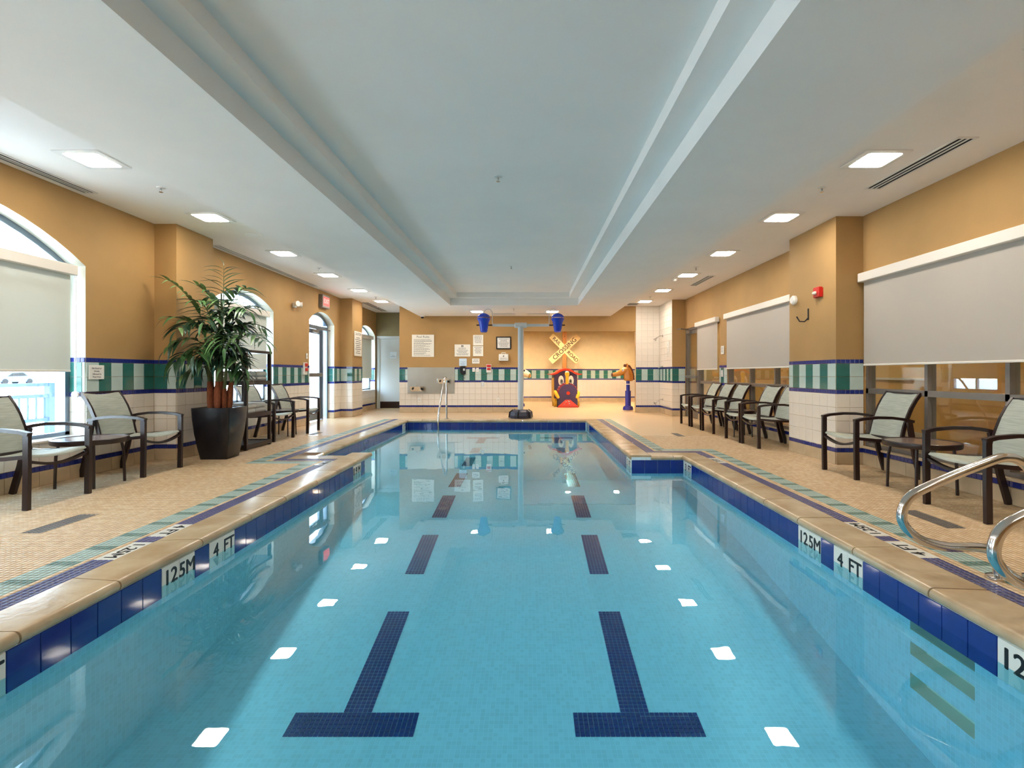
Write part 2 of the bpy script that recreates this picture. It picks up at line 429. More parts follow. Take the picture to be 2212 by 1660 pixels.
both(y, YREC+.2, -.05, -.05, ZC+.2, ZC+.2)
me = bpy.data.meshes.new('wall_left'); me.from_pydata(wl_mb.v, [], wl_mb.f); me.materials.append(OCHRE)
wall_left = link('wall_left', me); wall_left['kind'] = 'structure'
part('window_reveal', rev_mb, CREAM, wall_left)
FL = lambda y0: Fr((XL, y0, 0), (0,1,0), (1,0,0))
fl = Fr((XL, 0, 0), (0,1,0), (1,0,0))
dado(wall_left, fl, 2.3, 5.465, top=.42, single=True)
dado(wall_left, fl, 5.465, 6.47, parity=1, single=True)
dado(wall_left, fl, 7.22, 7.7); dado(wall_left, fl, 7.7, 9.5, top=.58)
dado(wall_left, fl, 9.5, 11.05, parity=0); dado(wall_left, fl, 12.47, 12.9)
dado(wall_left, fl, 13.67, 14.1, top=.58); dado(wall_left, fl, 14.1, 15.8, top=.58)
for o in OPEN[1:]:                                   # tiled far jambs of the openings
    fj = Fr((XL-.20, o['y1'], 0), (1,0,0), (0,-1,0)); z0 = o['zb']
    dado(wall_left, fj, 0, .198, parity=0, single=(o['y1'] < 6), bottom=z0)

def block(name, x0, x1, y0, y1, z1, m):
    return struct(name, MB().box(x0, x1, y0, y1, -.05, z1), m)
col1 = block('wall_left_column', XL-.02, -4.47, 6.47, 7.22, ZC+.05, OCHRE)
dado(col1, Fr((XL, 6.47, 0), (1,0,0), (0,-1,0)), 0, .28, parity=0, single=True)
dado(col1, Fr((-4.47, 6.47, 0), (0,1,0), (1,0,0)), 0, .75, parity=0, single=True)
col2 = block('wall_left_column', XL-.02, -4.457, 12.9, 13.67, ZC+.05, OCHRE)
dado(col2, Fr((XL, 12.9, 0), (1,0,0), (0,-1,0)), 0, .293, parity=1)
dado(col2, Fr((-4.457, 12.9, 0), (0,1,0), (1,0,0)), 0, .77, parity=0)
# recess end wall with the service door
wr = struct('wall_recess', MB().box(XL-.02, -4.72, YREC, YREC+.15, -.05, ZC+.1).box(-3.64, -3.3, YREC, YREC+.15, -.05, ZC+.1).box(-4.72, -3.64, YREC, YREC+.15, 2.26, ZC+.1).box(-4.8, -3.5, YREC+.15, YREC+.22, -.05, 2.5), OLIVE)  # last box is unseen backing, added to block light leaking under the door
# ---- far wall with the toy alcove
XO0, XO1, ZO = -0.2, 3.04, 2.29
wall_far = struct('wall_far', MB().box(-3.64, XO0, YF, YF+.12, -.05, ZC+.1).box(XO0, XO1, YF, YF+.12, ZO, ZC+.1).box(-3.64, -3.56, YF+.12, YREC, -.05, ZC+.1).box(XO1, 4.6, YF, YF+.12, -.05, ZC+.1), OCHRE)
ff = Fr((0, YF, 0), (1,0,0), (0,-1,0))
dado(wall_far, ff, -3.64, XO0, parity=0)
fsh = struct('wall_shower', MB().box(XO1, 3.71, YF-.012, YF, -.05, ZC), GROUT)
dado(fsh, Fr((0, YF-.012, 0), (1,0,0), (0,-1,0)), XO1, 3.71, parity=0, high=ZC)
pier = block('wall_right_pier', 3.71, XR+.3, 13.12, YF, ZC+.05, OCHRE)
dado(pier, Fr((3.71, 13.12, 0), (1,0,0), (0,-1,0)), 0, .34, parity=0)
dado(pier, Fr((3.71, 13.12, 0), (0,1,0), (-1,0,0)), 0, YF-13.12-.012, parity=1, high=ZC)
ALCP = mat('alcove_paint', srgb(240, 220, 176), 0.7, var=0.03)
walc = struct('wall_alcove', MB().box(-2.5, 4.6, YALC, YALC+.12, -.05, 2.9).box(-2.62, -2.5, YF+.12, YALC, -.05, 2.9).box(4.6, 4.72, YF+.12, YALC, -.05, 2.9), ALCP)
fa = Fr((0, YALC, 0), (1,0,0), (0,-1,0))
def joined_dado(parent, fr, u0, u1):
    w, g, p, b, s = MB(), MB(), MB(), MB(), MB()
    for i, (a, c) in enumerate(cols(u0, u1, T)):
        for r in range(4): fr.box(w, a+.002, c-.002, .197+r*.163+.002, .197+(r+1)*.163-.002, 0, .007)
        for z in (.90, 1.06): fr.box(g if i % 2 else p, a+.002, c-.002, z+.002, z+.158, 0, .007)
    for a, c in cols(u0, u1, .052):
        for z0, z1 in ((.145,.197),(.85,.90),(1.22,1.27)): fr.box(b, a+.002, c-.002, z0+.002, z1-.002, 0, .007)
    for a, c in cols(u0, u1, .33): fr.box(s, a+.002, c-.002, 0, .143, 0, .010)
    for n, q, m in (('white_tiles', w, WTILE), ('green_tiles', g, GTILE), ('pale_tiles', p, PTILE), ('border_tiles', b, BTILE), ('base_tiles', s, STONE)):
        part(n, q, m, parent)['kind'] = 'stuff'
joined_dado(walc, fa, -2.5, 4.6)
joined_dado(walc, Fr((4.6, YF+.12, 0), (0,1,0), (-1,0,0)), 0, 5.3)
struct('ceiling_alcove', MB().box(-2.62, 4.72, YF+.12, YALC+.12, 2.75, 2.9), CEIL)
# ---- right wall: storefront windows, glazed door, blank strips
RW0, RW1 = .215, 2.24
wr_mb = MB()
def rw(y0, y1, z0, z1): wr_mb.box(XR, XR+.14, y0, y1, z0 if z0 else -.05, z1)
rw(YN, 13.12, RW1, ZC+.1); rw(10.36, 10.77, 0, RW1); rw(YN, 0.0, 0, RW1)
for a, b in ((0.0, 10.36), (10.77, 12.12)): rw(a, b, 0, RW0)
wall_right = struct('wall_right', wr_mb, OCHRE)
fr_ = Fr((XR, 0, 0), (0,1,0), (-1,0,0))
def lowrow(u0, u1, single):
    for a, b in cols(u0, u1, .45): tile(wall_right, fr_, a, b, 0, .145, STONE, 'base_tile', d=.010)
    border(wall_right, fr_, u0, u1, .145, .197, single)
lowrow(2.3, 6.155, True); lowrow(7.25, 10.36, False); lowrow(10.77, 12.12, False)
dado(wall_right, fr_, 10.36, 10.77, parity=1)
rcol = block('wall_right_column', 3.72, XR+.02, 6.155, 7.25, ZC+.05, OCHRE)
dado(rcol, Fr((3.72, 6.155, 0), (1,0,0), (0,-1,0)), 0, .33, parity=0, single=True)
dado(rcol, Fr((3.72, 6.155, 0), (0,1,0), (-1,0,0)), 0, 1.095, parity=1, single=True)
struct('wall_near', MB().box(XL-.3, XR+.3, YN-.15, YN, -.05, ZC+.2), OCHRE)

# ---- ceiling: side strips, dropped beams, two-step tray
cb = MB()
TOP = 3.25; YT = 12.12
cb.box(XL-.32, -3.08, YN, YREC+.2, ZC, TOP).box(2.33, XR+.3, YN, YF+.15, ZC, TOP).box(-1.676, .966, -1.0, 11.94, ZC, TOP)
cb.box(-3.08, -1.853, YN, YT, ZB, TOP).box(1.183, 2.33, YN, YT, ZB, TOP).box(-3.08, 2.33, YT, YF+.02, ZB, TOP).box(-1.853, 1.183, YN, -1.2, ZB, TOP)
cb.box(-1.853, -1.676, -1.2, YT, 2.885, TOP).box(.966, 1.183, -1.2, YT, 2.885, TOP).box(-1.676, .966, 11.94, YT, 2.885, TOP).box(-1.676, .966, -1.2, -1.0, 2.885, TOP)
cb.box(-3.08, -3.0, YF+.02, YREC+.2, ZC, TOP).box(-3.66, -3.0, YF, YREC+.2, ZC+.001, TOP)
me = bpy.data.meshes.new('ceiling'); me.from_pydata(cb.v, [], cb.f); me.materials.append(CEIL)
link('ceiling', me)['kind'] = 'structure'

# ---- deck
flo = MB(); far = MB()
def fq(mb, x0, x1, y0, y1, z=-.002): mb.add([(x0,y0,z),(x1,y0,z),(x1,y1,z),(x0,y1,z)], [(0,1,2,3)])
YG = 9.0
fq(flo, XL-.3, PL, YN, PJ); fq(flo, XL-.3, PL2, PJ, YG); fq(flo, PR, XR+.14, YN, PJ); fq(flo, PR2, XR+.14, PJ, YG); fq(flo, PL, PR, YN, PN)
floor = struct('floor', flo, DGROUT)
fq(far, XL-.3, PL2, YG, PF); fq(far, PR2, XR+.14, YG, PF); fq(far, XL-.3, XR+.14, PF, YF); fq(far, XL-.3, -3.56, YF, YREC+.1); fq(far, -2.5, 4.6, YF, YALC)
part('far_deck', far, DECKM, floor)

P = 0.033
xs = np.arange(XL + P/2, XR, P); ys = np.arange(1.0 + P/2, PF + .5, P)
GX, GY = np.meshgrid(xs, ys); GX = GX.ravel(); GY = GY.ravel()
def cheb(x0, x1, y0, y1):
    return np.maximum(np.maximum(x0 - GX, GX - x1), np.maximum(y0 - GY, GY - y1))
D = np.minimum(cheb(PL, PR, PN, PJ), cheb(PL2, PR2, PJ, PF))
keep = (D > .25)
for x0, x1, y0, y1 in ((XL, -4.47, 6.47, 7.22), (3.72, XR, 6.155, 7.25)): keep &= ~((GX > x0) & (GX < x1) & (GY > y0) & (GY < y1))
MARKS = [('left', 3.43, 3.71, '4 FT'), ('left', 3.0, 3.315, '1.25M'), ('right', 3.03, 3.33, '4 FT'), ('right', 3.447, 3.757, '1.25M'), ('right', 6.24, 6.62, '3 FT'), ('left', 6.1, 6.4, '0.9M')]
GRATES = [(-3.49, -3.35, 3.5, 3.98), (2.98, 3.11, 3.62, 4.09), (2.62, 2.74, 8.9, 9.35), (-3.95, -3.83, 9.1, 9.5)]
for side, y0, y1, s in MARKS:
    x0, x1 = (PL-.385, PL-.25) if side == 'left' else (PR+.25, PR+.385)
    keep &= ~((GX > x0) & (GX < x1) & (GY > y0) & (GY < y1))
for x0, x1, y0, y1 in GRATES: keep &= ~((GX > x0) & (GX < x1) & (GY > y0) & (GY < y1))
band = (D < .60) & (GY < PF + .25)
keep &= (GY < YG) | band
GX, GY, D, band = GX[keep], GY[keep], D[keep], band[keep]
rng = np.random.default_rng(3)
CRM = np.array([srgb(210, 180, 140), srgb(206, 174, 134), srgb(214, 186, 148), srgb(203, 172, 132)])
tint = CRM[rng.integers(0, 4, len(GX))]
blue = band & (D < .39); teal = band & (D > .435) & (D < .60)
alongx = ((GY > PJ - .05) & (GY < PJ + .6) & (GX < PL) & (GX > PL2 - .1)) | ((GY > PJ - .6) & (GY < PJ + .6) & (GX > PR2) & (GX < PR) & (GY > PJ))
s_ = np.where(alongx, GX, GY); dark = teal & ((np.floor(s_ / P).astype(int) % 8) < 2)
tint[blue] = srgb(70, 70, 116); tint[teal] = srgb(158, 178, 166); tint[dark] = srgb(98, 128, 116)
tint = tint * (1 + rng.normal(0, .03, (len(GX), 1)))
pxx = VPX + F_PX * GX / GY
inview = (pxx > 10) & (pxx < 2200) & (VPY + F_PX*CAM_H/GY < 1655)
near300 = np.argsort(np.where(inview, GY, 1e9))[:300]
rest = np.ones(len(GX), bool); rest[near300] = False
def tiles_mesh(name, X, Y, tint, hs=P/2-.0016, zt=0.0, zb=-.003, m=TILECOL):
    n = len(X); c = .0012
    off = np.array([(-hs,-hs,zb),(hs,-hs,zb),(hs,hs,zb),(-hs,hs,zb),(-hs+c,-hs+c,zt),(hs-c,-hs+c,zt),(hs-c,hs-c,zt),(-hs+c,hs-c,zt)])
    V = (np.stack([X, Y, np.zeros(n)], 1)[:, None, :] + off[None]).reshape(-1, 3)
    fc = np.array([(4,5,6,7),(0,1,5,4),(1,2,6,5),(2,3,7,6),(3,0,4,7)])
    Fc = (np.arange(n)[:, None, None]*8 + fc[None]).reshape(-1)
    me = bpy.data.meshes.new(name); me.vertices.add(len(V)); me.vertices.foreach_set('co', V.ravel().astype(np.float32))
    me.loops.add(len(Fc)); me.loops.foreach_set('vertex_index', Fc.astype(np.int32))
    me.polygons.add(n*5); me.polygons.foreach_set('loop_start', np.arange(0, n*20, 4, dtype=np.int32))
    me.update(calc_edges=True)
    a = me.attributes.new('tint', 'FLOAT_COLOR', 'POINT')
    col = np.repeat(np.concatenate([tint, np.ones((n, 1))], 1), 8, 0); a.data.foreach_set('color', col.ravel().astype(np.float32))
    me.materials.append(m); return me
o = link('mosaic_field', tiles_mesh('mosaic_field', GX[rest], GY[rest], tint[rest]), floor); o['kind'] = 'stuff'
_q = {}
for i in near300:
    k = tuple(np.round(tint[i], 1))
    if k not in _q: _q[k] = tiles_mesh('mosaic_tile', np.zeros(1), np.zeros(1), tint[i][None])
    link('mosaic_tile', _q[k], floor, loc=(float(GX[i]), float(GY[i]), 0))
for side, y0, y1, s in MARKS:
    x0, x1 = (PL-.385, PL-.25) if side == 'left' else (PR+.25, PR+.385)
    mk = part('depth_marker', MB().cbox(x0+.002, x1-.002, y0+.002, y1-.002, -.003, .0005, .001), MARKER, floor, label='white deck tile reading ' + s)
    c = Vector(((x0+x1)/2, (y0+y1)/2, .0012))
    mw = basis(c, (0,-1,0), (1,0,0)) if side == 'left' else basis(c, (0,1,0), (-1,0,0))
    link('lettering', text_mesh(s, .115 if len(s) == 4 else .105, LETTER, .0006, bold=.002), mk, mw=mw)
GRATE = mat('grate_plastic', srgb(120, 112, 104), 0.5)
for x0, x1, y0, y1 in GRATES:
    t = thing('floor_drain', 'grey slotted deck drain ' + ('beside the arched window chairs' if x0 < -3.4 and y0 < 5 else 'near the chair by the ladder rails' if y0 < 5 else 'in front of the row of five chairs' if x0 > 0 else 'in front of the chairs by the exit door'), 'drain', ((x0+x1)/2, (y0+y1)/2, 0))
    w, l = (x1-x0)/2, (y1-y0)/2
    part('tray', MB().box(-w, w, -l, l, -.003, -.0018), SLOT, t)
    g = MB(); n = int(l*2/.022)
    for i in range(n+1): yy = -l + 2*l*i/n; g.box(-w, w, max(-l, yy-.005), min(l, yy+.005), -.0018, .001)
    for k in range(5): xx = -w + 2*w*k/4; g.box(max(-w, xx-.004), min(w, xx+.004), -l, l, -.0018, .0008)
    part('grate', g, GRATE, t)

# ---- pool basin
ZFY = [.3, 2.0, 2.776, 2.94, 3.9, 4.4, 5.14, 5.62, 6.35, 6.8, 7.6, 8.12, 9.0, 10.4, 12.0]
ZFZ = [-1.02, -.955, -.885, -.862, -.712, -.638, -.535, -.495, -.43, -.415, -.395, -.382, -.35, -.322, -.30]
def zf(y): return float(np.interp(y, ZFY, ZFZ))
bas = MB()
yy = [PN + (PJ-PN)*i/40 for i in range(41)]
for a, b in zip(yy, yy[1:]): bas.add([(PL,a,zf(a)),(PR,a,zf(a)),(PR,b,zf(b)),(PL,b,zf(b))], [(0,1,2,3)])
y2 = [PJ + (PF-PJ)*i/30 for i in range(31)]
for a, b in zip(y2, y2[1:]): bas.add([(PL2,a,zf(a)),(PR2,a,zf(a)),(PR2,b,zf(b)),(PL2,b,zf(b))], [(0,1,2,3)])
bwl = MB()
def wallx(x, ys_, ztop=-.02):
    for a, b in zip(ys_, ys_[1:]): bwl.add([(x,a,zf(a)),(x,b,zf(b)),(x,b,ztop),(x,a,ztop)], [(0,1,2,3)])
wallx(PL, yy); wallx(PL2, y2); wallx(PR2, y2)
NY0, NY1 = 2.36, 2.76
wallx(PR, [q for q in yy if q < NY0-.1] + [NY0]); wallx(PR, [NY1] + [q for q in yy if q > NY1+.01])
NICHE = [(-.285, -.215), (-.42, -.35), (-.60, -.52)]
ze = -.02
for z0, z1 in NICHE:
    bwl.add([(PR,NY0,ze),(PR,NY1,ze),(PR,NY1,z1),(PR,NY0,z1)], [(0,1,2,3)]); ze = z0
bwl.add([(PR,NY0,ze),(PR,NY1,ze),(PR,NY1,zf(NY1)),(PR,NY0,zf(NY0))], [(0,1,2,3)])
def wally(y, x0, x1): bwl.add([(x0,y,zf(y)-.02),(x1,y,zf(y)-.02),(x1,y,-.02),(x0,y,-.02)], [(0,1,2,3)])
wally(PN, PL, PR); wally(PF, PL2, PR2); wally(PJ, PL2, PL); wally(PJ, PR2, PR)
me = bpy.data.meshes.new('pool_basin'); me.from_pydata(bas.v, [], bas.f); me.materials.append(POOLT)
basin = link('pool_basin', me); basin['kind'] = 'structure'; basin['label'] = 'pale aqua mosaic pool basin'
me = bpy.data.meshes.new('pool_wall'); me.from_pydata(bwl.v, [], bwl.f); me.materials.append(POOLW); link('pool_wall', me, basin)
NICHEM = mat('step_niche_tile', srgb(238, 236, 214), 0.4)
for z0, z1 in NICHE:
    x1 = PR + .09
    part('step_niche', MB().add([(PR,NY0,z0),(PR,NY1,z0),(PR,NY1,z1),(PR,NY0,z1),(x1,NY0,z0),(x1,NY1,z0),(x1,NY1,z1),(x1,NY0,z1)], [(4,5,6,7),(0,1,5,4),(3,7,6,2),(0,4,7,3),(1,2,6,5)]), NICHEM, basin)
# lane markings of small navy tiles on the pool floor
LP_ = .0275; lane_pts = []
for lx in (-.985, .615):
    for y0, y1, w in ((2.776, 2.941, 26), (2.941, 3.876, 6), (4.40, 5.14, 6), (5.62, 6.35, 6), (6.78, 7.6, 6), (8.12, 8.8, 6), (9.24, 9.8, 6), (10.35, 11.03, 6), (11.03, 11.195, 26)):
        for j in range(int(round((y1-y0)/LP_))):
            for i in range(w): lane_pts.append((lx + (i - (w-1)/2)*LP_, y0 + (j+.5)*LP_))
lane_pts.sort(key=lambda p: p[1])
lm = MB(); h = LP_/2 - .0013
ltile = tile_mesh(2*h, 2*h, LANE, .003, .0006)
for k, (x, y) in enumerate(lane_pts):
    z = zf(y); sl = (zf(y+.02) - zf(y-.02))/.04
    if k < 300: link('lane_tile', ltile, basin, mw=basis((x, y, z+.0005), (1,0,0), (0,1,sl)))
    else: lm.add([(x-h,y-h,z-h*sl+.003),(x+h,y-h,z-h*sl+.003),(x+h,y+h,z+h*sl+.003),(x-h,y+h,z+h*sl+.003)], [(0,1,2,3)])
o = part('lane_tiles', lm, LANE, basin); o['kind'] = 'stuff'
# waterline tiles and depth markers
def waterline(fr, u0, n, marks={}, pitch=.15, rev=False):
    for i in range(n):
        a = u0 + i*pitch; s = marks.get(i)
        t = tile(basin, fr, a, a+pitch, -.238, -.058, MARKER if s else NAVY, 'depth_marker' if s else 'waterline_tile', .003, .008)
        if s and t:
            t['label'] = 'white waterline tile reading ' + s
            link('lettering', text_mesh(s, .128, LETTER, .0006, bold=.0035), t, mw=Matrix.Translation((0, .012, .0085)) @ Matrix.Diagonal((.95, 1.0, 1, 1)))
waterline(Fr((PL, 0, 0), (0,1,0), (1,0,0)), 1.37, 36, {3: '4', 4: 'FT', 11: '12', 12: '5M', 14: '4', 15: 'FT', 33: '0.9', 34: 'M'})
waterline(Fr((PR, 0, 0), (0,1,0), (-1,0,0)), 1.34, 36, {4: '5M', 5: '12', 12: 'FT', 13: '4', 15: '5M', 16: '12', 34: 'FT', 35: '3'})
waterline(Fr((PL2, 0, 0), (0,1,0), (1,0,0)), PJ+.05, 34, {31: '3', 32: 'FT'})
waterline(Fr((PR2, 0, 0), (0,1,0), (-1,0,0)), PJ+.02, 34, {0: 'FT', 1: '3', 31: 'FT', 32: '3'})
waterline(Fr((0, PF, 0), (1,0,0), (0,-1,0)), PL2, 28)
waterline(Fr((0, PJ, 0), (1,0,0), (0,-1,0)), PR2, 4, pitch=.1725)
# coping stones with a rounded nose
coping = sempty('pool_coping'); coping['label'] = 'tan flagstone coping with rounded nose around the pool'
PROF = [(.255, -.056), (.255, .004), (.01, .004)] + [(.004 - .03*math.sin(a), -.026 + .03*math.cos(a)) for a in [math.pi*k/8 for k in range(1, 8)]] + [(.01, -.056)]
def cope(p0, p1, out, step=.6):
    p0, p1, out = Vector(p0), Vector(p1), Vector(out); L = (p1-p0).length; u = (p1-p0)/L; n = max(1, round(L/step)); e = [L*i/n + (R.uniform(-.07, .07) if 0 < i < n else 0) for i in range(n+1)]
    sk = [R.uniform(-.05, .05) if 0 < i < n else 0 for i in range(n+1)]
    for i in range(n):
        mb = MB(); N = len(PROF); a0, a1 = e[i]+.005, e[i+1]-.005; dz = R.uniform(-.0015, .0015)
        vs = []
        for a, s in ((a0, sk[i]), (a1, sk[i+1])):
            for d, z in PROF: vs.append(tuple(p0 + u*(a + s*max(0, d-.02)/.235) + out*d + Vector((0, 0, z + (dz if z > 0 else 0)))))
        mb.add(vs, [tuple(range(N)), tuple(range(2*N-1, N-1, -1))] + [(k, (k+1) % N, N+(k+1) % N, N+k) for k in range(N)])
        part('coping_stone', mb, COPING, coping, smooth=40)
BEDM = mat('coping_joint', srgb(120, 92, 66), .9); bed = MB()
for x0, x1, y0, y1 in ((PL-.252, PL, .3, PJ), (PR, PR+.252, .3, PJ+.25), (PL2-.252, PL2, PJ-.25, PF), (PR2, PR2+.252, PJ, PF), (PL2-.252, PR2+.252, PF, PF+.252), (PR2, PR+.252, PJ, PJ+.252), (PL2-.252, PL, PJ-.252, PJ)): fq(bed, x0, x1, y0, y1, -.001)
part('mortar_bed', bed, BEDM, coping)
cope((PL, .3, 0), (PL, PJ+.25, 0), (-1,0,0)); cope((PR, .3, 0), (PR, PJ, 0), (1,0,0))
cope((PL2, PJ+.25, 0), (PL2, PF, 0), (-1,0,0)); cope((PR2, PJ, 0), (PR2, PF, 0), (1,0,0))
cope((PL2-.25, PF, 0), (PR2+.25, PF, 0), (0,1,0)); cope((PR2+.255, PJ, 0), (PR+.25, PJ, 0), (0,1,0), .4)
cope((PL2-.25, PJ, 0), (PL-.255, PJ, 0), (0,-1,0), .4); cope((PL, PN, 0), (PR, PN, 0), (0,-1,0))
wm = MB().add([(PL,PN,WZ),(PR,PN,WZ),(PR,PJ,WZ),(PR2,PJ,WZ),(PR2,PF,WZ),(PL2,PF,WZ),(PL2,PJ,WZ),(PL,PJ,WZ)], [(0,1,2,3),(0,3,6,7),(3,4,5,6)])
wm = MB().add([(PL,PN,WZ),(PR,PN,WZ),(PR,PJ,WZ),(PL,PJ,WZ)], [(0,1,2,3)]).add([(PL2,PJ,WZ),(PR2,PJ,WZ),(PR2,PF,WZ),(PL2,PF,WZ)], [(0,1,2,3)])
water = part('water', wm, WATER, None); tag(water, 'still clear turquoise water filling the tiled pool', 'water'); water['kind'] = 'stuff'

# ---- windows and doors on the left
def swpath(o, inset, bottom):
    ap = arch_pts(o, 18, inset); return [(ap[0][0], bottom)] + ap + [(ap[-1][0], bottom)]
def left_window(n, o, trans, mull, xw=XL-.2):
    w = sempty(f'window_{n}', (xw, (o['y0']+o['y1'])/2, o['zb'])); L = -w.location
    def Lp(x, y, z): return (x + L.x, y + L.y, z + L.z)
    f = MB(); path = swpath(o, .03, o['zb']+.03)
    f.sweep([Lp(xw, y, z) for y, z in path], (1,0,0), .07, .06); ya, yb = o['y0'], o['y1']
    f.sweep([Lp(xw, ya, o['zb']+.03), Lp(xw, yb, o['zb']+.03)], (1,0,0), .07, .06)
    f.sweep([Lp(xw, ya+.03, trans), Lp(xw, yb-.03, trans)], (1,0,0), .07, .07)
    for ym in mull: f.sweep([Lp(xw, ym, o['zb']+.03), Lp(xw, ym, trans)], (1,0,0), .07, .05)
    part('window_frame', f, ALU, w, label='blue-grey aluminium arched frame')
    edges = [ya+.05] + list(mull) + [yb-.05]
    for a, b in zip(edges, edges[1:]):
        q = MB(); p0 = Lp(xw-.003, a, o['zb']+.05); p1 = Lp(xw+.003, b, trans-.03); q.box(p0[0], p1[0], p0[1], p1[1], p0[2], p1[2]); part('pane', q, GLASS, w)
    ap = arch_pts(o, 18, .055); pts = [(y+L.y, z+L.z) for y, z in ap if z > trans+.035]
    pts = [(pts[0][0], trans+.035+L.z)] + pts + [(pts[-1][0], trans+.035+L.z)]
    part('pane', MB().prism(pts, xw-.003+L.x, xw+.003+L.x, 'x'), GLASS, w)
    s0 = Lp(xw+.03, ya, o['zb']); part('window_sill', MB().cbox(s0[0], s0[0]+.19, ya+L.y+.002, yb+L.y-.002, s0[2], s0[2]+.022, .004), WTILE, w)
    return w
left_window(1, OPEN[1], 2.0, (3.965,)); left_window(2, OPEN[2], 2.1, (8.6,)); left_window(3, OPEN[4], 2.1, (14.95,)); left_window(4, OPEN[0], 2.0, (-.8,))
# arched glass exit door
o = OPEN[3]; xw = XL-.2
d1 = sempty('door_1', (xw, 11.76, 0)); d1['label'] = 'arched glass exit door with grey aluminium frame and push bar'
f = MB(); path = swpath(o, .035, 0)
f.sweep([(0, y-11.76, z) for y, z in path], (1,0,0), .1, .07); f.sweep([(0, -.68, 2.17), (0, .68, 2.17)], (1,0,0), .1, .08); f.sweep([(0, .38, 0), (0, .38, 2.17)], (1,0,0), .1, .06)
part('door_frame', f, ALU, d1)
lf = MB(); lf.box(-.025, .025, -.62, -.53, 0.02, 2.12).box(-.025, .025, .25, .34, .02, 2.12).box(-.025, .025, -.53, .25, .02, .27).box(-.025, .025, -.53, .25, 2.02, 2.12)
leaf = part('door_leaf', lf, ALU, d1)
part('pane', MB().box(-.003, .003, -.53, .25, .27, 2.02), GLASS, leaf)
part('pane', MB().box(-.003, .003, .41, .64, .05, 2.13), GLASS, d1)
ap = [(y-11.76, z) for y, z in arch_pts(o, 18, .065) if z > 2.21]; part('pane', MB().prism([(ap[0][0], 2.21)] + ap + [(ap[-1][0], 2.21)], -.003, .003, 'x'), GLASS, d1)
part('push_bar', MB().cbox(.03, .09, -.58, .30, 1.02, 1.11, .01), BRONZE, leaf)
part('door_closer', MB().box(.025, .075, -.2, .1, 2.04, 2.1).sweep([(.06, .0, 2.12), (.10, .35, 2.13), (.16, .55, 2.13)], (0,0,1), .02, .02), BRONZE, d1)
# service door in the recess
d2 = sempty('door_2', (-4.18, YREC, 0)); d2['label'] = 'pale grey flush service door with dark kick plate'
DOORP = mat('door_paint', srgb(196, 206, 208), 0.4)
part('door_frame', MB().box(-.54, -.46, -.03, .1, 0, 2.2).box(.46, .54, -.03, .1, 0, 2.2).box(-.54, .54, -.03, .1, 2.18, 2.26), DOORP, d2)
lf = part('door_leaf', MB().cbox(-.46, .46, .0, .045, .005, 2.18, .003), DOORP, d2)
part('kick_plate', MB().box(-.44, .45, -.004, 0, .01, .22), FRAME, lf)
part('handle', MB().tube([(.38, -.0, 1.0), (.38, -.06, 1.0), (.27, -.06, 1.0)], .011, 8), STEEL, lf, smooth=40)
# ---- right-hand storefront windows and glazed door
def store_window(n, y0, y1, mull, label):
    w = sempty(f'window_{n}', (XR+.07, (y0+y1)/2, RW0)); w['label'] = label; cy = (y0+y1)/2
    f = MB(); H = RW1-RW0; e = [y0+.025] + mull + [y1-.025]
    f.box(-.045, .045, y0-cy, y1-cy, 0, .05); f.box(-.045, .045, y0-cy, y1-cy, H-.05, H); f.box(-.045, .045, y0-cy, y1-cy, .645, .705)
    for m_ in e: f.box(-.045, .045, m_-cy-.021, m_-cy+.021, .05, H-.05)
    part('window_frame', f, BRONZE, w)
    for a, b in zip(e, e[1:]):
        for z0, z1 in ((.05, .645), (.705, H-.05)): part('pane', MB().box(-.003, .003, a-cy+.021, b-cy-.021, z0, z1), GLASS, w)
    part('window_sill', MB().cbox(-.115, -.06, y0-cy, y1-cy, -.012, .012, .004), STONE, w)
store_window(5, .0, 6.15, [.8, 1.7, 2.6, 3.46, 4.33, 5.217], 'bronze framed interior window beside the tiled column')
store_window(6, 7.25, 10.36, [8.42, 9.36], 'bronze framed interior window behind the row of chairs')
store_window(7, 10.77, 12.12, [], 'bronze framed sidelight next to the glazed door')
d3 = sempty('door_3', (XR+.07, 12.62, 0)); d3['label'] = 'bronze framed glass door in the corner beside the shower pier'
part('door_frame', MB().box(-.06, .06, -.5, -.44, 0, RW1).box(-.06, .06, .44, .5, 0, RW1).box(-.06, .06, -.44, .44, RW1-.06, RW1), BRONZE, d3)
lf = part('door_leaf', MB().box(-.05, -.005, -.43, -.33, .01, 2.17).box(-.05, -.005, .33, .43, .01, 2.17).box(-.05, -.005, -.33, .33, .01, .26).box(-.05, -.005, -.33, .33, 2.08, 2.17), BRONZE, d3)
part('pane', MB().box(-.03, -.024, -.33, .33, .26, 2.08), GLASS, lf)
part('push_bar', MB().cbox(-.11, -.06, -.4, .4, .98, 1.05, .01), BRONZE, lf)
part('door_closer', MB().box(-.11, -.05, .05, .35, 2.10, 2.17).sweep([(-.09, .2, 2.2), (-.36, -.05, 2.2), (-.40, .1, 2.2)], (0,0,1), .025, .02), BRONZE, d3)
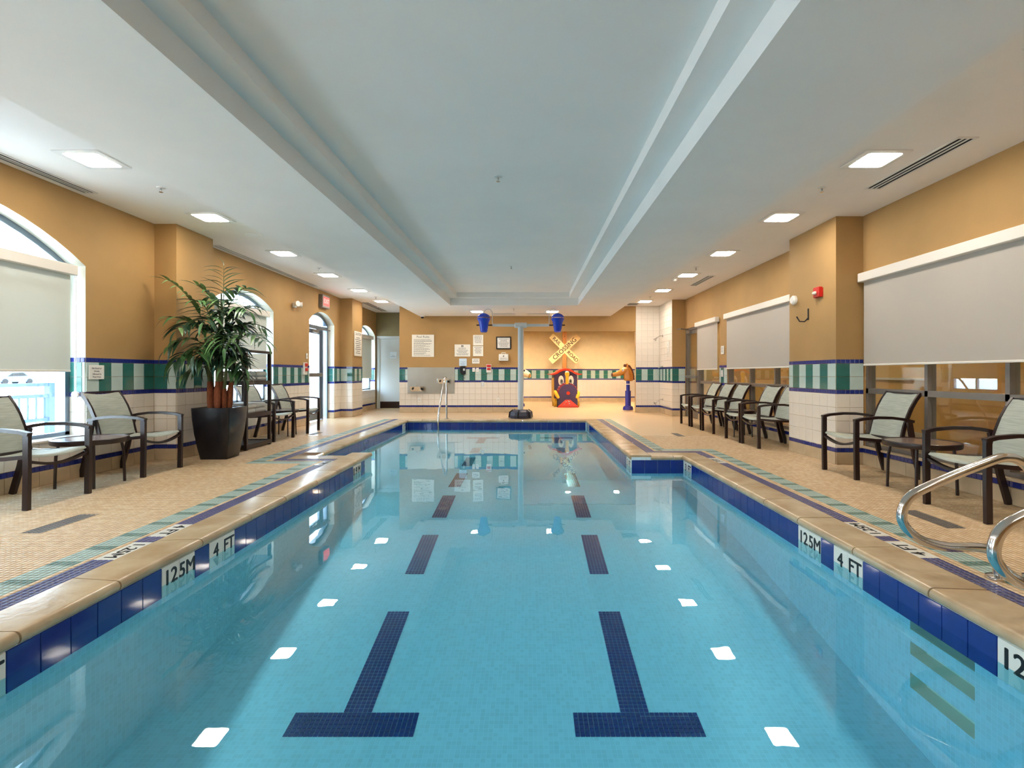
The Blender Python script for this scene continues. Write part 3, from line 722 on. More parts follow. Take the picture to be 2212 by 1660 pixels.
# ---- lobby seen through the storefront windows
lobp = mat('lobby_paint', srgb(206, 168, 104), 0.7, var=0.03); lobf = mat('lobby_floor', srgb(120, 84, 60), 0.5, var=0.15)
struct('wall_lobby', MB().box(6.6, 6.75, -3, 14, -.05, 2.8).box(4.2, 6.6, 13.4, 13.55, -.05, 2.8).box(4.2, 6.6, -3.15, -3, -.05, 2.8).box(5.6, 6.6, 7.0, 7.2, -.05, 2.8).box(5.9, 6.6, 4.6, 4.8, -.05, 2.8), lobp)
struct('floor_lobby', MB().box(4.19, 6.6, -3, 13.4, -.05, -.004), lobf)
struct('ceiling_lobby', MB().box(4.2, 6.75, -3, 13.5, 2.72, 2.85), CEIL)
d4 = sempty('door_4', (6.59, 5.6, 0)); d4['label'] = 'dark lobby door seen through the interior window'
lf = part('door_leaf', MB().cbox(-.05, 0, -.45, .45, 0, 2.1, .004), FRAME, d4); part('handle', MB().tube([(-.05, -.36, 1.0), (-.1, -.36, 1.0), (-.1, -.25, 1.0)], .01, 8), STEEL, lf)
struct('trim_1', MB().box(6.56, 6.6, 7.25, 13.4, .98, 1.02).box(6.57, 6.6, 7.25, 13.4, 0, .1).box(6.57, 6.6, -3, 5.1, 0, .1), CREAM)
# skylight guides for the daylight that enters through the left openings
for o in OPEN:
    ld = bpy.data.lights.new('daylight_portal', 'AREA'); ld.shape = 'RECTANGLE'; ld.size = o['y1']-o['y0']; ld.size_y = o['c']-o['zb']; ld.cycles.is_portal = True
    lo = bpy.data.objects.new('daylight_portal', ld); C.objects.link(lo); lo.location = (XL-.29, (o['y0']+o['y1'])/2, (o['c']+o['zb'])/2)
    lo.rotation_euler = (0, -math.pi/2, 0); lo.rotation_euler = Matrix(((0,0,-1),(1,0,0),(0,-1,0))).to_euler()
# ------------------------------------------------------------------ ceiling fittings
def rrect(w, h, r, n=4):
    out = []
    for cx, cy, a0 in ((w-r, h-r, 0), (-w+r, h-r, 90), (-w+r, -h+r, 180), (w-r, -h+r, 270)):
        for k in range(n+1): a = math.radians(a0 + 90*k/n); out.append((cx + r*math.cos(a), cy + r*math.sin(a)))
    return out
TRIMP = mat('lamp_trim', srgb(232, 228, 222), 0.5)
def make_lamp():
    t = thing('ceiling_light', 'x', 'light')
    trim = MB(); o, i = rrect(.2, .2, .02), rrect(.15, .15, .03); N = len(o)
    vs = [(x, y, 0) for x, y in o] + [(x, y, -.010) for x, y in o] + [(x, y, -.012) for x, y in i] + [(x, y, 0) for x, y in i]
    fs = [(a+k, a+(k+1) % N, b+(k+1) % N, b+k) for a, b in ((0, N), (N, 2*N), (2*N, 3*N)) for k in range(N)]
    part('trim', trim.add(vs, fs), TRIMP, t)
    l = rrect(.148, .148, .03); l2 = rrect(.135, .135, .03)
    vs = [(x, y, -.004) for x, y in l] + [(x, y, -.016) for x, y in l2]
    part('lens', MB().add(vs, [(k, (k+1) % N, N+(k+1) % N, N+k) for k in range(N)] + [tuple(range(2*N-1, N-1, -1))]), LENS, t, label='glowing white lens')
    return t
lamp0 = make_lamp(); first = True
LY = [-.7, 1.05, 2.78, 4.515, 6.19, 8.04, 9.82, 11.62, 13.4]
SPOTS = [(-3.86, y, ZC, 'square white ceiling light in the strip along the arched windows', 'lights along the window side') for y in LY] + \
        [(3.075, y, ZC, 'square white ceiling light in the strip along the roller-blind wall', 'lights along the blind side') for y in LY] + \
        [(-1.34, 13.3, ZB, 'square white light in the low beam behind the left bucket', None), (.63, 13.3, ZB, 'square white light in the low beam behind the right bucket', None)]
for x, y, z, lab, grp in SPOTS:
    t = lamp0 if first else copy_tree(lamp0); first = False
    t.location = (x, y, z); t['label'] = lab.replace('left bucket', 'bucket nearest the wall signs').replace('right bucket', 'bucket in front of the alcove')
    if grp: t['group'] = grp
    elif 'group' in t: del t['group']
# warm downlights in the alcove and the lobby
def downlight(x, y, z, label, grp, m=WARMLENS, r=.09):
    t = thing('downlight', label, 'light', (x, y, z), 0, grp)
    part('trim', MB().lathe([(r+.03, 0), (r+.03, -.008), (r, -.01), (r, 0)], 20), TRIMP, t)
    part('lens', MB().lathe([(r-.002, -.003), (.001, -.003)], 20), m, t)
for x in (-.6, 1.4, 3.1): downlight(x, 17.9, 2.75, 'round warm fill light added in the front of the alcove ceiling', 'alcove downlights')
for x in (.4, 2.6): downlight(x, 15.6, 2.75, 'round warm fill light added in the front of the alcove ceiling', 'alcove downlights')  # front pair is unseen, added as general fill light for the alcove
LOBL = mat('lobby_lit_lens', (1, 1, 1), 0.5, emit=((1.0, 0.80, 0.54), 140.0))
for y in (1.5, 4.0, 6.0, 8.6, 10.6, 12.4): downlight(5.3, y, 2.72, 'round warm downlight in the lobby behind the interior windows', 'lobby downlights', LOBL, .11)
# linear slot vents
def vent(x0, x1, y0, y1, z, label, along='y', grp=None):
    t = thing('air_vent', label, 'vent', ((x0+x1)/2, (y0+y1)/2, z), 0, grp)
    w, l = (x1-x0)/2, (y1-y0)/2
    part('backing', MB().box(-w, w, -l, l, -.002, 0), SLOT, t)
    part('frame', MB().box(-w-.02, -w, -l-.02, l+.02, -.008, 0).box(w, w+.02, -l-.02, l+.02, -.008, 0).box(-w, w, -l-.02, -l, -.008, 0).box(-w, w, l, l+.02, -.008, 0), TRIMP, t)
    for k in (1, 2):
        if along == 'y': c = -w + 2*w*k/3; q = MB().box(c-.007, c+.007, -l, l, -.008, -.002)
        else: c = -l + 2*l*k/3; q = MB().box(-w, w, c-.007, c+.007, -.008, -.002)
        part('slat', q, TRIMP, t)
vent(-4.66, -4.55, 3.3, 5.345, ZC, 'long slotted ceiling vent above the big shaded window')
vent(-4.67, -4.58, 7.56, 11.1, ZC, 'very long slotted ceiling vent between planter and exit sign')
vent(-4.45, -4.3, 13.6, 15.5, ZC, 'slotted ceiling vent in front of the service door recess')
vent(3.47, 3.60, 4.106, 5.22, ZC, 'slotted ceiling vent above the wide white blind')
vent(3.50, 3.62, 9.9, 11.0, ZC, 'slotted ceiling vent above the row of chairs')
vent(-.93, -.36, 13.72, 13.9, ZB, 'grey slotted vent in the low beam behind the bucket arm', 'x')
vent(-.02, .54, 13.72, 13.9, ZB, 'slotted vent in the low beam above the alcove opening', 'x')
vent(2.55, 3.0, 13.75, 14.1, ZC, 'dark slotted vent in front of the shower wall', 'x')
# sprinkler heads
SPR = mat('chrome_sprinkler', srgb(180, 176, 170), 0.25, metal=1.0)
def sprinkler(x, y, z, label, grp=None):
    t = thing('sprinkler', label, 'sprinkler', (x, y, z), 0, grp)
    part('escutcheon', MB().lathe([(.042, 0), (.04, -.006), (.015, -.010), (.012, -.01)], 16), TRIMP, t, smooth=40)
    part('head', MB().lathe([(.008, -.01), (.009, -.028), (.004, -.034), (.004, -.046), (.018, -.047), (.018, -.050), (.001, -.050)], 12), SPR, t, smooth=40)
for x, y in ((-3.75, 5.2), (-3.76, 9.17), (-3.78, 12.63), (-4.3, 14.6)): sprinkler(x, y, ZC, 'small chrome sprinkler in the ceiling strip along the arched windows', 'sprinklers on the window side')
for x, y in ((3.0, 5.2), (3.0, 9.1), (3.02, 12.6)): sprinkler(x, y, ZC, 'small chrome sprinkler in the ceiling strip along the blinds', 'sprinklers on the blind side')
for x, y in ((-.29, 4.91), (-.3, 9.0)): sprinkler(x, y, ZC, 'small chrome sprinkler in the tray ceiling over the water', 'sprinklers in the tray')
sprinkler(-.36, 12.73, ZB, 'chrome sprinkler in the low beam between the two buckets')
t = thing('smoke_detector', 'flat white round ceiling disc over the planter', 'detector', (-3.76, 6.97, ZC)); part('cover', MB().lathe([(.1, 0), (.095, -.012), (.04, -.016), (.001, -.016)], 24), TRIMP, t, smooth=40)
t = thing('smoke_detector', 'white dome detector in the strip above the row of chairs', 'detector', (2.93, 10.2, ZC)); part('cover', MB().lathe([(.06, 0), (.06, -.02), (.04, -.05), (.001, -.06)], 20), TRIMP, t, smooth=50)
t = thing('security_camera', 'white dome security camera under the beam at the end wall', 'camera', (-2.95, 14.2, ZB))
part('housing', MB().lathe([(.06, 0), (.062, -.035), (.05, -.045)], 20), WHITE, t, smooth=40); part('dome', MB().lathe([(.046, -.045), (.04, -.07), (.02, -.086), (.001, -.09)], 20), SLOT, t, smooth=60)

# ------------------------------------------------------------------ roller blinds
CAS = mat('blind_cassette', srgb(228, 220, 208), 0.45)
def blind(label, side, x, y0, y1, ztop, zbot, fab, ch=.105, chain=True):
    s = 1 if side == 'left' else -1               # room direction
    t = thing('roller_blind', label, 'blind', (x, (y0+y1)/2, zbot)); l = (y1-y0)/2; H = ztop-zbot
    part('cassette', MB().cbox(min(0, s*.09), max(0, s*.09), -l, l, H-ch, H, .006), CAS, t)
    part('fabric', MB().box(min(s*.028, s*.031), max(s*.028, s*.031), -l+.03, l-.03, .018, H-ch), fab, t)
    part('bottom_bar', MB().cbox(s*.030-.009, s*.030+.009, -l+.03, l-.03, 0, .022, .004), CAS, t)
    if chain:
        c = part('chain', MB().tube([(s*.05, l-.0, H-ch), (s*.05, l-.0, -.22)], .0035, 6).tube([(s*.065, l-.0, H-ch), (s*.065, l-.0, -.22)], .0035, 6), WHITE, t)
        part('tensioner', MB().add([], []).tube([(s*.058, l-.012, -.24), (s*.058, l+.012, -.24)], .035, 14), WHITE, c)
blind('translucent mesh blind half drawn over the big arched window', 'left', XL-.11, 2.50, 5.40, 2.24, 1.115, SCREEN)
blind('translucent mesh blind in the arched window behind the palm', 'left', XL-.11, 7.74, 9.42, 2.24, 1.17, SCREEN)
blind('pale blind in the small arched window by the service door', 'left', XL-.11, 14.15, 15.72, 2.24, .95, SCREEN, chain=False)
blind('raised mesh blind in the arched window beside the pool start', 'left', XL-.11, -2.26, .64, 2.24, 1.95, SCREEN, chain=False)
blind('wide white roller blind between the column and the ladder rails', 'right', XR-.005, 1.2, 6.12, 2.296, 1.19, BLIND, chain=False)
blind('white roller blind behind the row of chairs, next to the column', 'right', XR-.005, 7.3, 10.33, 2.30, 1.186, BLIND, chain=False)
blind('narrow white roller blind beside the glazed corner door', 'right', XR-.005, 10.78, 12.12, 2.30, 1.18, BLIND, chain=False)

# ------------------------------------------------------------------ signs and wall fittings
PAPER = mat('sign_panel', srgb(234, 228, 214), 0.4)
INK = mat('sign_ink', srgb(60, 58, 62), 0.6)
BINK = mat('blue_sign_ink', srgb(40, 76, 150), 0.6)
PBLUE = mat('pale_blue_panel', srgb(204, 224, 238), 0.4)
def sign(label, fr, u0, u1, z0, z1, heading=None, hsize=.07, lines=0, top=None, bottom=.03, panel=PAPER, ink=INK, align='left', words=None, icon=False, frame=None, name='wall_sign', th=.008, lw=None):
    c = fr.p((u0+u1)/2, z0); t = thing(name, label, 'sign', c); w, h = abs(u1-u0), z1-z0
    rot = fr.mw((u0+u1)/2, 0).to_3x3()
    base = Matrix.Identity(4)
    for i in range(3):
        for j in range(3): base[i][j] = rot[i][j]
    def pp(nm, mb, m): return link(nm, mb.mesh(nm, m), t, mw=base)
    p = pp('panel', MB().cbox(-w/2, w/2, 0, h, 0.0095, 0.0095+th, .002), panel); zt = .0095+th
    if frame: pp('frame', MB().box(-w/2-frame, -w/2, -frame, h+frame, .0095, .032).box(w/2, w/2+frame, -frame, h+frame, .0095, .032).box(-w/2, w/2, -frame, 0, .0095, .032).box(-w/2, w/2, h, h+frame, .0095, .032), LETTER)
    yt = h - .02
    if icon:
        s = .055; g = MB().box(-s/2, s/2, yt-s, yt, zt, zt+.001); pp('pictogram', g, LETTER)
        pp('pictogram_figure', MB().prism([(.008, yt-.006), (.018, yt-.006), (.004, yt-s/2), (.018, yt-s+.006), (.006, yt-s+.006), (-.010, yt-s/2)], zt+.001, zt+.0015, 'z'), PAPER); yt -= s + .015
    if heading:
        link('heading', text_mesh(heading, hsize, ink, .0004), t, mw=base @ Matrix.Translation((0, yt-hsize*.5, zt+.0005))); yt -= hsize*1.25
    if words:
        n = len(words); step = (yt-.01)/n
        for i, s in enumerate(words): link('lettering', text_mesh(s, lw or step*.72, ink, .0004), t, mw=base @ Matrix.Translation((0, yt - step*(i+.5), zt+.0005)))
    if lines:
        g = MB(); step = (yt-bottom)/lines; rr = random.Random(len(label)*lines)
        for i in range(lines):
            a = w*.84*(rr.uniform(.55, 1.0)); y_ = yt - step*(i+.6); x0 = -w*.42 if align == 'left' else -a/2
            x = x0
            while x < x0 + a - .01:
                l = min(rr.uniform(.018, .055), x0+a-x); g.box(x, x+l, y_, y_+step*.34, zt, zt+.0008); x += l + .009
        pp('small_print', g, ink)
    return t
sign('cream sign headed Pool Rules with many lines of text', ff, -3.285, -2.66, 1.565, 2.193, 'Pool Rules', .085, 17)
sign('square notice with a black pictogram above the wall phone', ff, -2.08, -1.636, 1.575, 1.918, lines=7, icon=True, align='c')
sign('upper of the two stacked small cream notices', ff, -1.558, -1.27, 1.89, 2.186, lines=6, align='c', bottom=.06)
sign('lower of the two stacked small cream notices', ff, -1.558, -1.27, 1.584, 1.872, lines=5, align='c', bottom=.07)
sign('pale blue notice just above the black wall phone', ff, -1.95, -1.736, 1.31, 1.52, lines=0, panel=PBLUE, ink=BINK, words=['', '', 'THIS PHONE', 'IS AN', 'EMERGENCY', 'PHONE'], lw=.026)
sign('small white notice with a faint drawing below the cream notices', ff, -1.584, -1.375, 1.375, 1.52, lines=4, align='c', panel=WHITE, bottom=.035)
sign('black framed certificate on the ochre end wall', ff, -.875, -.512, 1.813, 2.11, lines=11, align='c', panel=WHITE, frame=.028, name='framed_certificate')
sign('tall cream Caution notice on the column near the exit door', Fr((-4.457, 0, 0), (0,1,0), (1,0,0)), 13.01, 13.58, 1.55, 2.19, 'CAUTION', .10, 9, align='c', bottom=.05)
sign('small white no-food notice on the tiled band by the big window', fl, 5.49, 5.685, 1.035, 1.19, words=['No Food or', 'Drinks', 'Allowed in', 'Pool Area'], lw=.026, panel=WHITE)
fpier = Fr((3.71, 0, 0), (0,1,0), (-1,0,0))
GRN = mat('green_ink', srgb(40, 110, 70), 0.6)
sign('white card with a green figure on the white shower pier', fpier, 13.36, 13.56, 1.78, 1.95, words=['i'], lw=.14, panel=WHITE, ink=GRN)
sign('white card with small print under the green figure card', fpier, 13.36, 13.56, 1.56, 1.765, lines=5, panel=WHITE)
sign('small white notice on the strip between two roller blinds', fr_, 10.5, 10.66, 1.5, 1.67, lines=6, panel=WHITE, align='c')
sign('pale blue plate on the grey service door', Fr((0, YREC, 0), (1,0,0), (0,-1,0)), -4.31, -4.10, 1.565, 1.775, panel=PBLUE, ink=BINK, words=['', '', '', 'POOL', 'EQUIPMENT', ''], lw=.032)
# drinking fountain: steel backsplash with two basins
t = thing('drinking_fountain', 'stainless steel double drinking fountain on the end wall', 'fountain', (-2.745, YF, .524))
part('backsplash', MB().cbox(-.665, .665, -.022, -.008, 0, .746, .003), BRUSHED, t)
for x, z, w in ((-.4, .075, .195), (.36, .285, .175)):
    b = MB(); pr = [(-w, -.02), (-w, -.16), (-w+.06, -.27), (w-.06, -.27), (w, -.16), (w, -.02)]
    vs = [(x+a, y_, z+.13) for a, y_ in pr] + [(x+a*.9, -.02+(y_+.02)*.78, z) for a, y_ in pr]; N = 6
    b.add(vs, [tuple(range(N-1, -1, -1)), tuple(range(N, 2*N))] + [(k, (k+1) % N, N+(k+1) % N, N+k) for k in range(N)])
    bs = part('basin', b, STEEL, t)
    part('spout', MB().tube([(x+.02, -.1, z+.13), (x+.02, -.1, z+.17), (x+.0, -.12, z+.19), (x-.02, -.14, z+.18)], .009, 8), STEEL, bs, smooth=40)
    part('push_button', MB().lathe([(.026, 0), (.024, .012), (.001, .013)], 16).mesh and MB().tube([(x-.06, -.262, z+.07), (x-.06, -.282, z+.07)], .026, 16), LETTER, bs)
    part('push_bar', MB().tube([(x+w-.02, -.17, z+.06), (x+w+.012, -.17, z+.06)], .03, 12), SLOT, bs)
# wall phone
t = thing('wall_phone', 'black emergency telephone with hanging cord on the tiled band', 'phone', (-1.83, YF-.008, 1.075))
part('body', MB().cbox(-.055, .065, -.07, 0, 0, .225, .01), LETTER, t); part('faceplate', MB().box(.0, .05, -.073, -.07, .1, .16), PIPE, t)
part('handset', MB().tube([(-.07, -.06, .21), (-.085, -.06, .11), (-.07, -.06, .03)], [.024, .015, .024], 10), LETTER, t, smooth=50)
part('cord', MB().tube([(.01 + .03*math.sin(a*.9), -.03, -.005 - .012*a) for a in range(0, 20)], .006, 6), LETTER, t, smooth=50)
def plate(label, fr, u, z, w, h, m=WHITE, knob=None, name='switch_plate', cat='switch', d=.02, grp=None):
    t = thing(name, label, cat, fr.p(u, z-h/2), 0, grp); rot = fr.mw(u, 0).to_3x3().to_4x4()
    link('plate', MB().cbox(-w/2, w/2, 0, h, .0075, .0075+d*.5, .003).mesh('plate', m), t, mw=rot)
    if knob: link('toggle', MB().cbox(-w*.18, w*.18, h*.32, h*.68, .0075+d*.5, .0075+d, .002).mesh('toggle', knob), t, mw=rot)
    return t
plate('first of two small white button plates on the end-wall band', ff, -1.54, 1.2, .075, .11, WHITE, PIPE, grp='button plates'); plate('first of two small white button plates on the end-wall band', ff, -1.435, 1.2, .075, .11, WHITE, PIPE, grp='button plates')
for o in bpy.data.objects:
    if o.get('group') == 'button plates': o['label'] = 'small white button plate on the green band of the end wall'
plate('grey switch plate just under the cobalt row of the end wall', ff, -1.29, .80, .075, .13, PIPE, WHITE)
for u in (-3.08, -2.33): plate('white outlet cover on the white tiles under the steel fountain', ff, u, .35, .085, .12, WHITE, CREAM, 'wall_outlet', 'outlet', grp='outlets under the fountain')
plate('white outlet cover on the white tiles near the bucket pole', ff, -.85, .35, .085, .13, WHITE, CREAM, 'wall_outlet', 'outlet')
plate('white light switch beside the arched exit door', fl, 10.9, 1.47, .08, .12, WHITE, CREAM)
plate('grey switch on the narrow tiled strip between the blinds', fr_, 10.6, 1.1, .09, .14, PIPE, WHITE)
def pull(label, fr, u, z, h):
    t = thing('pull_station', label, 'alarm', fr.p(u, z)); rot = fr.mw(u, 0).to_3x3().to_4x4()
    link('back_box', MB().cbox(-.07, .07, 0, h, .008, .05, .006).mesh('back_box', WHITE), t, mw=rot)
    link('lever', MB().cbox(-.05, .05, h*.3, h*.55, .05, .075, .006).mesh('lever', RED), t, mw=rot)
    link('cover', MB().cbox(-.06, .06, h*.66, h*.95, .05, .065, .006).mesh('cover', RED), t, mw=rot)
pull('white and red alarm pull station on the end wall', ff, -1.11, 1.125, .23)
pull('red and clear alarm pull station beside the exit door', fl, 10.78, 1.07, .26)
t = thing('first_aid_kit', 'white first aid kit box with handle hanging on the end wall', 'first aid kit', (-.692, YF-.008, 1.453))
part('case', MB().cbox(-.135, .135, -.1, 0, 0, .19, .015), WHITE, t); part('handle', MB().tube([(-.06, -.05, .185), (-.055, -.05, .225), (.055, -.05, .225), (.06, -.05, .185)], .011, 8), WHITE, t, smooth=40)
part('cross', MB().box(-.022, .022, -.102, -.1, .122, .138).box(-.008, .008, -.1025, -.1, .108, .152), INK, t)
for i, s in enumerate(('FIRST AID KIT', 'PREMIERS SOINS')): link('lettering', text_mesh(s, .028, INK, .0004), t, mw=basis((0, -.1015, .075-.03*i), (1,0,0), (0,0,1)))
# exit sign, emergency heads
t = thing('exit_sign', 'grey exit sign with glowing red panel above the arched door', 'exit sign', (XL, 11.735, 2.60))
GLOW = mat('exit_glow', srgb(220, 50, 50), 0.5, emit=((1.0, 0.07, 0.06), 1.1)); EXW = mat('exit_letters', srgb(255, 150, 140), 0.5, emit=((1.0, 0.35, 0.3), 1.0))
part('housing', MB().cbox(0.0, .1, -.2, .2, 0, .3, .008), BRONZE, t); part('lit_panel', MB().box(.1, .103, -.16, .17, .05, .25), GLOW, t)
link('lettering', text_mesh('EXIT', .15, EXW, .0008), t, mw=basis((.104, .0, .15), (0,1,0), (0,0,1)))
t = thing('emergency_light', 'white twin-head emergency light on the ochre wall', 'light', (XL, 10.3, 2.48))
part('mount', MB().cbox(0, .05, -.05, .05, -.05, .05, .008), WHITE, t)
for s in (-1, 1): part('lamp_head', MB().tube([(.04, s*.04, .0), (.08, s*.07, .02), (.14, s*.1, .02)], [.02, .045, .055], 14), WHITE, t, smooth=50)
# right column fittings
fc = Fr((3.72, 0, 0), (0,1,0), (-1,0,0))
t = thing('fire_alarm', 'red fire alarm strobe on the ochre column', 'alarm', (3.72, 6.5, 2.07)); part('housing', MB().cbox(-.05, 0, -.065, .065, 0, .13, .006).box(-.02, 0, -.08, .08, .0, .115), RED, t)
part('strobe', MB().cbox(-.085, -.05, -.03, .03, .035, .075, .01), MARKER, t)
t = thing('motion_sensor', 'white round sensor on the ochre column edge', 'sensor', (3.72, 7.1, 2.12)); part('housing', MB().tube([(0, 0, 0), (-.03, 0, 0), (-.05, 0, 0)], [.065, .065, .045], 20), WHITE, t, smooth=40)
t = thing('wall_hook', 'curved black metal hook on the ochre column', 'hook', (3.72, 6.76, 1.83)); part('plate', MB().box(-.008, 0, -.012, .012, -.02, .13), LETTER, t)
part('hook', MB().tube([(-.01, 0, .0), (-.04, .02, -.04), (-.09, .05, -.035), (-.12, .07, .03)], .009, 8), LETTER, t, smooth=50)
# showers on the pier
def shower(label, y, z, kind):
    t = thing('shower_fitting', label, 'shower', (3.71, y, z))
    part('flange', MB().tube([(-.007, 0, 0), (-.016, 0, 0)], .035, 14), STEEL, t)
    if kind == 'head':
        part('arm', MB().tube([(-.01, 0, 0), (-.09, 0, .0), (-.17, 0, -.05)], .012, 8), STEEL, t, smooth=40); part('shower_head', MB().tube([(-.165, 0, -.045), (-.20, 0, -.08), (-.235, 0, -.115)], [.016, .025, .05], 14), STEEL, t, smooth=40)
    else: part('valve', MB().tube([(-.01, 0, 0), (-.07, 0, 0)], .022, 10).tube([(-.06, 0, 0), (-.14, 0, -.035)], .01, 8), STEEL, t, smooth=40)
shower('chrome shower head high on the white tiled pier', 14.0, 2.13, 'head'); shower('chrome shower valve on the green tile band of the pier', 14.0, 1.28, 'valve'); shower('chrome foot shower low on the white tiled pier', 14.0, .38, 'head')
# ------------------------------------------------------------------ sling armchairs
def make_chair():
    t = thing('sling_armchair', 'x', 'chair')
    for s in (-1, 1):
        y = s*.285
        part('leg', MB().sweep([(.305, y, 0), (.31, y, .3), (.31, y, .615)], (0,1,0), .032, .045), FRAME, t)
        part('leg', MB().sweep([(-.365, y*.93, 0), (-.30, y*.96, .25), (-.235, y, .60)], (0,1,0), .030, .048), FRAME, t)
        pts = [(.332, 0, .608), (.25, 0, .628), (.1, 0, .642), (-.05, 0, .640), (-.17, 0, .625), (-.275, 0, .600)]
        part('armrest', MB().sweep([(x, y, z) for x, _, z in pts], (0,1,0), .045, .028), FRAME, t)
        part('seat_rail', MB().sweep([(.30, s*.262, .425), (.1, s*.262, .405), (-.1, s*.262, .395), (-.235, s*.262, .405)], (0,1,0), .022, .032), FRAME, t)
        bp = [(-.175, .36), (-.195, .45), (-.215, .54), (-.245, .63), (-.285, .73), (-.335, .82), (-.385, .89)]
        part('back_frame', MB().sweep([(x, s*.243, z) for x, z in bp], (0,1,0), .022, .034), FRAME, t)
    part('front_rail', MB().sweep([(.305, -.27 + .54*k/12, .385 - .05*math.sin(math.pi*k/12)) for k in range(13)], (1,0,0), .035, .022), FRAME, t)
    part('back_rail', MB().sweep([(-.19, -.25, .40), (-.19, .25, .40)], (1,0,0), .03, .03), FRAME, t)
    part('top_rail', MB().sweep([(-.383, -.245, .885), (-.383, .245, .885)], (1,0,0), .02, .02), FRAME, t)
    def cloth(path, half, sag):
        mb = MB(); n = 8; th = .004; V = []
        for dz in (0, -th):
            for (x, z) in path:
                for k in range(n+1):
                    q = -1 + 2*k/n; s_ = sag*(1-q*q); V.append((x + (s_ * .9 if sag < 0 else 0), q*half, z - (s_ if sag > 0 else 0) + (dz if sag > 0 else 0)) if sag > 0 else (x + s_ + dz, q*half, z))
        m = len(path); w = n+1; Fs = []
        for a in range(m-1):
            for k in range(n):
                i = a*w+k; Fs.append((i, i+1, i+w+1, i+w)); j = i + m*w; Fs.append((j, j+w, j+w+1, j+1))
        for a in range(m-1):
            for k in (0, n): i = a*w+k; j = i+m*w; Fs.append((i, i+w, j+w, j))
        for k in range(n):
            for a in (0, m-1): i = a*w+k; j = i+m*w; Fs.append((i, j, j+1, i+1))
        return mb.add(V, Fs)
    part('seat', cloth([(.318, .425), (.30, .441), (.2, .432), (.1, .421), (0, .412), (-.1, .408), (-.18, .412)], .255, .022), SLING, t, smooth=50, label='woven grey-green sling seat')
    bp2 = [(-.168, .40), (-.185, .45), (-.205, .54), (-.233, .63), (-.272, .73), (-.321, .82), (-.366, .883)]
    part('backrest', cloth(bp2, .238, -.018), SLING, t, smooth=50, label='woven grey-green sling back')
    return t
CH = [(-4.33, 4.37, 0, 'sling armchair in front of the big shaded window, left of the round table'),
      (-4.37, 5.66, 0, 'sling armchair between the round side table and the black planter'),
      (-4.35, 8.45, -.08, 'sling armchair half hidden behind the dark towel rack'),
      (-4.35, 9.56, .06, 'sling armchair next to the arched glass exit door'),
      (3.69, 5.53, math.pi, 'sling armchair beside the tiled column and under the wide white blind'),
      (3.66, 4.00, math.pi, 'sling armchair behind the stainless pool ladder rails'),
      (3.66, 10.87, math.pi, 'armchair of the row of five, beside the glazed corner door'),
      (3.66, 10.17, math.pi, 'armchair of the row of five, second from the glazed corner door'),
      (3.66, 9.50, math.pi, 'armchair of the row of five, just past its side table from the column'),
      (3.66, 8.34, math.pi, 'armchair of the row of five, between its side table and the end chair'),
      (3.67, 7.71, math.pi, 'armchair of the row of five, beside the tiled column')]
CH[0] = (*CH[0][:3], 'sling armchair in front of the big shaded window, blocking its lower pane')
proto = make_chair()
for i, (x, y, a, lab) in enumerate(CH):
    o = proto if i == 0 else copy_tree(proto)
    o.location = (x, y, 0.001); o.rotation_euler = (0, 0, a); o['label'] = lab; o['group'] = 'sling armchairs around the pool'
def make_table():
    t = thing('side_table', 'x', 'table')
    part('rim', MB().lathe([(.27, .415), (.30, .417), (.305, .425), (.305, .462), (.30, .466), (.288, .466), (.288, .455), (.27, .455)], 36), FRAME, t, smooth=40)
    part('table_top', MB().lathe([(.001, .445), (.289, .445), (.289, .461), (.001, .461)], 36), TTOP, t, smooth=40)
    for k in range(4):
        a = math.pi/4 + k*math.pi/2; c, s = math.cos(a), math.sin(a)
        part('leg', MB().tube([(.235*c, .235*s, .42), (.255*c, .255*s, .30), (.262*c, .262*s, 0)], .013, 8), FRAME, t, smooth=40)
    return t
TB = [(-4.31, 5.02, 'round brown side table between the two chairs by the big window'), (-4.33, 9.0, 'round side table between towel rack chair and exit door chair'),
      (3.68, 4.77, 'round brown side table under the wide white blind'), (3.70, 8.92, 'round side table in the middle of the row of five chairs')]
pt = make_table()
for i, (x, y, lab) in enumerate(TB):
    o = pt if i == 0 else copy_tree(pt); o.location = (x, y, .001); o['label'] = lab; o['group'] = 'round side tables'
    if i in (1, 3): o.scale = (.84, .84, .98)

# ------------------------------------------------------------------ towel rack with folded towels
rk = thing('towel_rack', 'tall espresso wood rack holding folded white towels', 'shelf', (-4.22, 7.58, 0)); hx, hy = .2, .33
for sx in (-1, 1):
    for sy in (-1, 1): part('post', MB().cbox(sx*hx-.022, sx*hx+.022, sy*hy-.022, sy*hy+.022, .0, 1.40, .003), WOOD, rk)
part('top_shelf', MB().cbox(-hx-.03, hx+.03, -hy-.03, hy+.03, 1.40, 1.44, .004), WOOD, rk)
for nm, z in (('bottom_shelf', .02), ('shelf', .46), ('shelf', .93)):
    mb = MB().box(-hx-.024, hx+.024, -hy-.024, -hy+.0, z, z+.06).box(-hx-.024, hx+.024, hy, hy+.024, z, z+.06).box(hx, hx+.024, -hy, hy, z, z+.06).box(-hx-.024, -hx, -hy, hy, z, z+.06)
    sh = part(nm, mb, WOOD, rk)
    for k in range(6):
        c = -hx + .03 + (2*hx-.06)*k/5; part('slat', MB().box(c-.025, c+.025, -hy, hy, z+.035, z+.05), WOOD, sh)
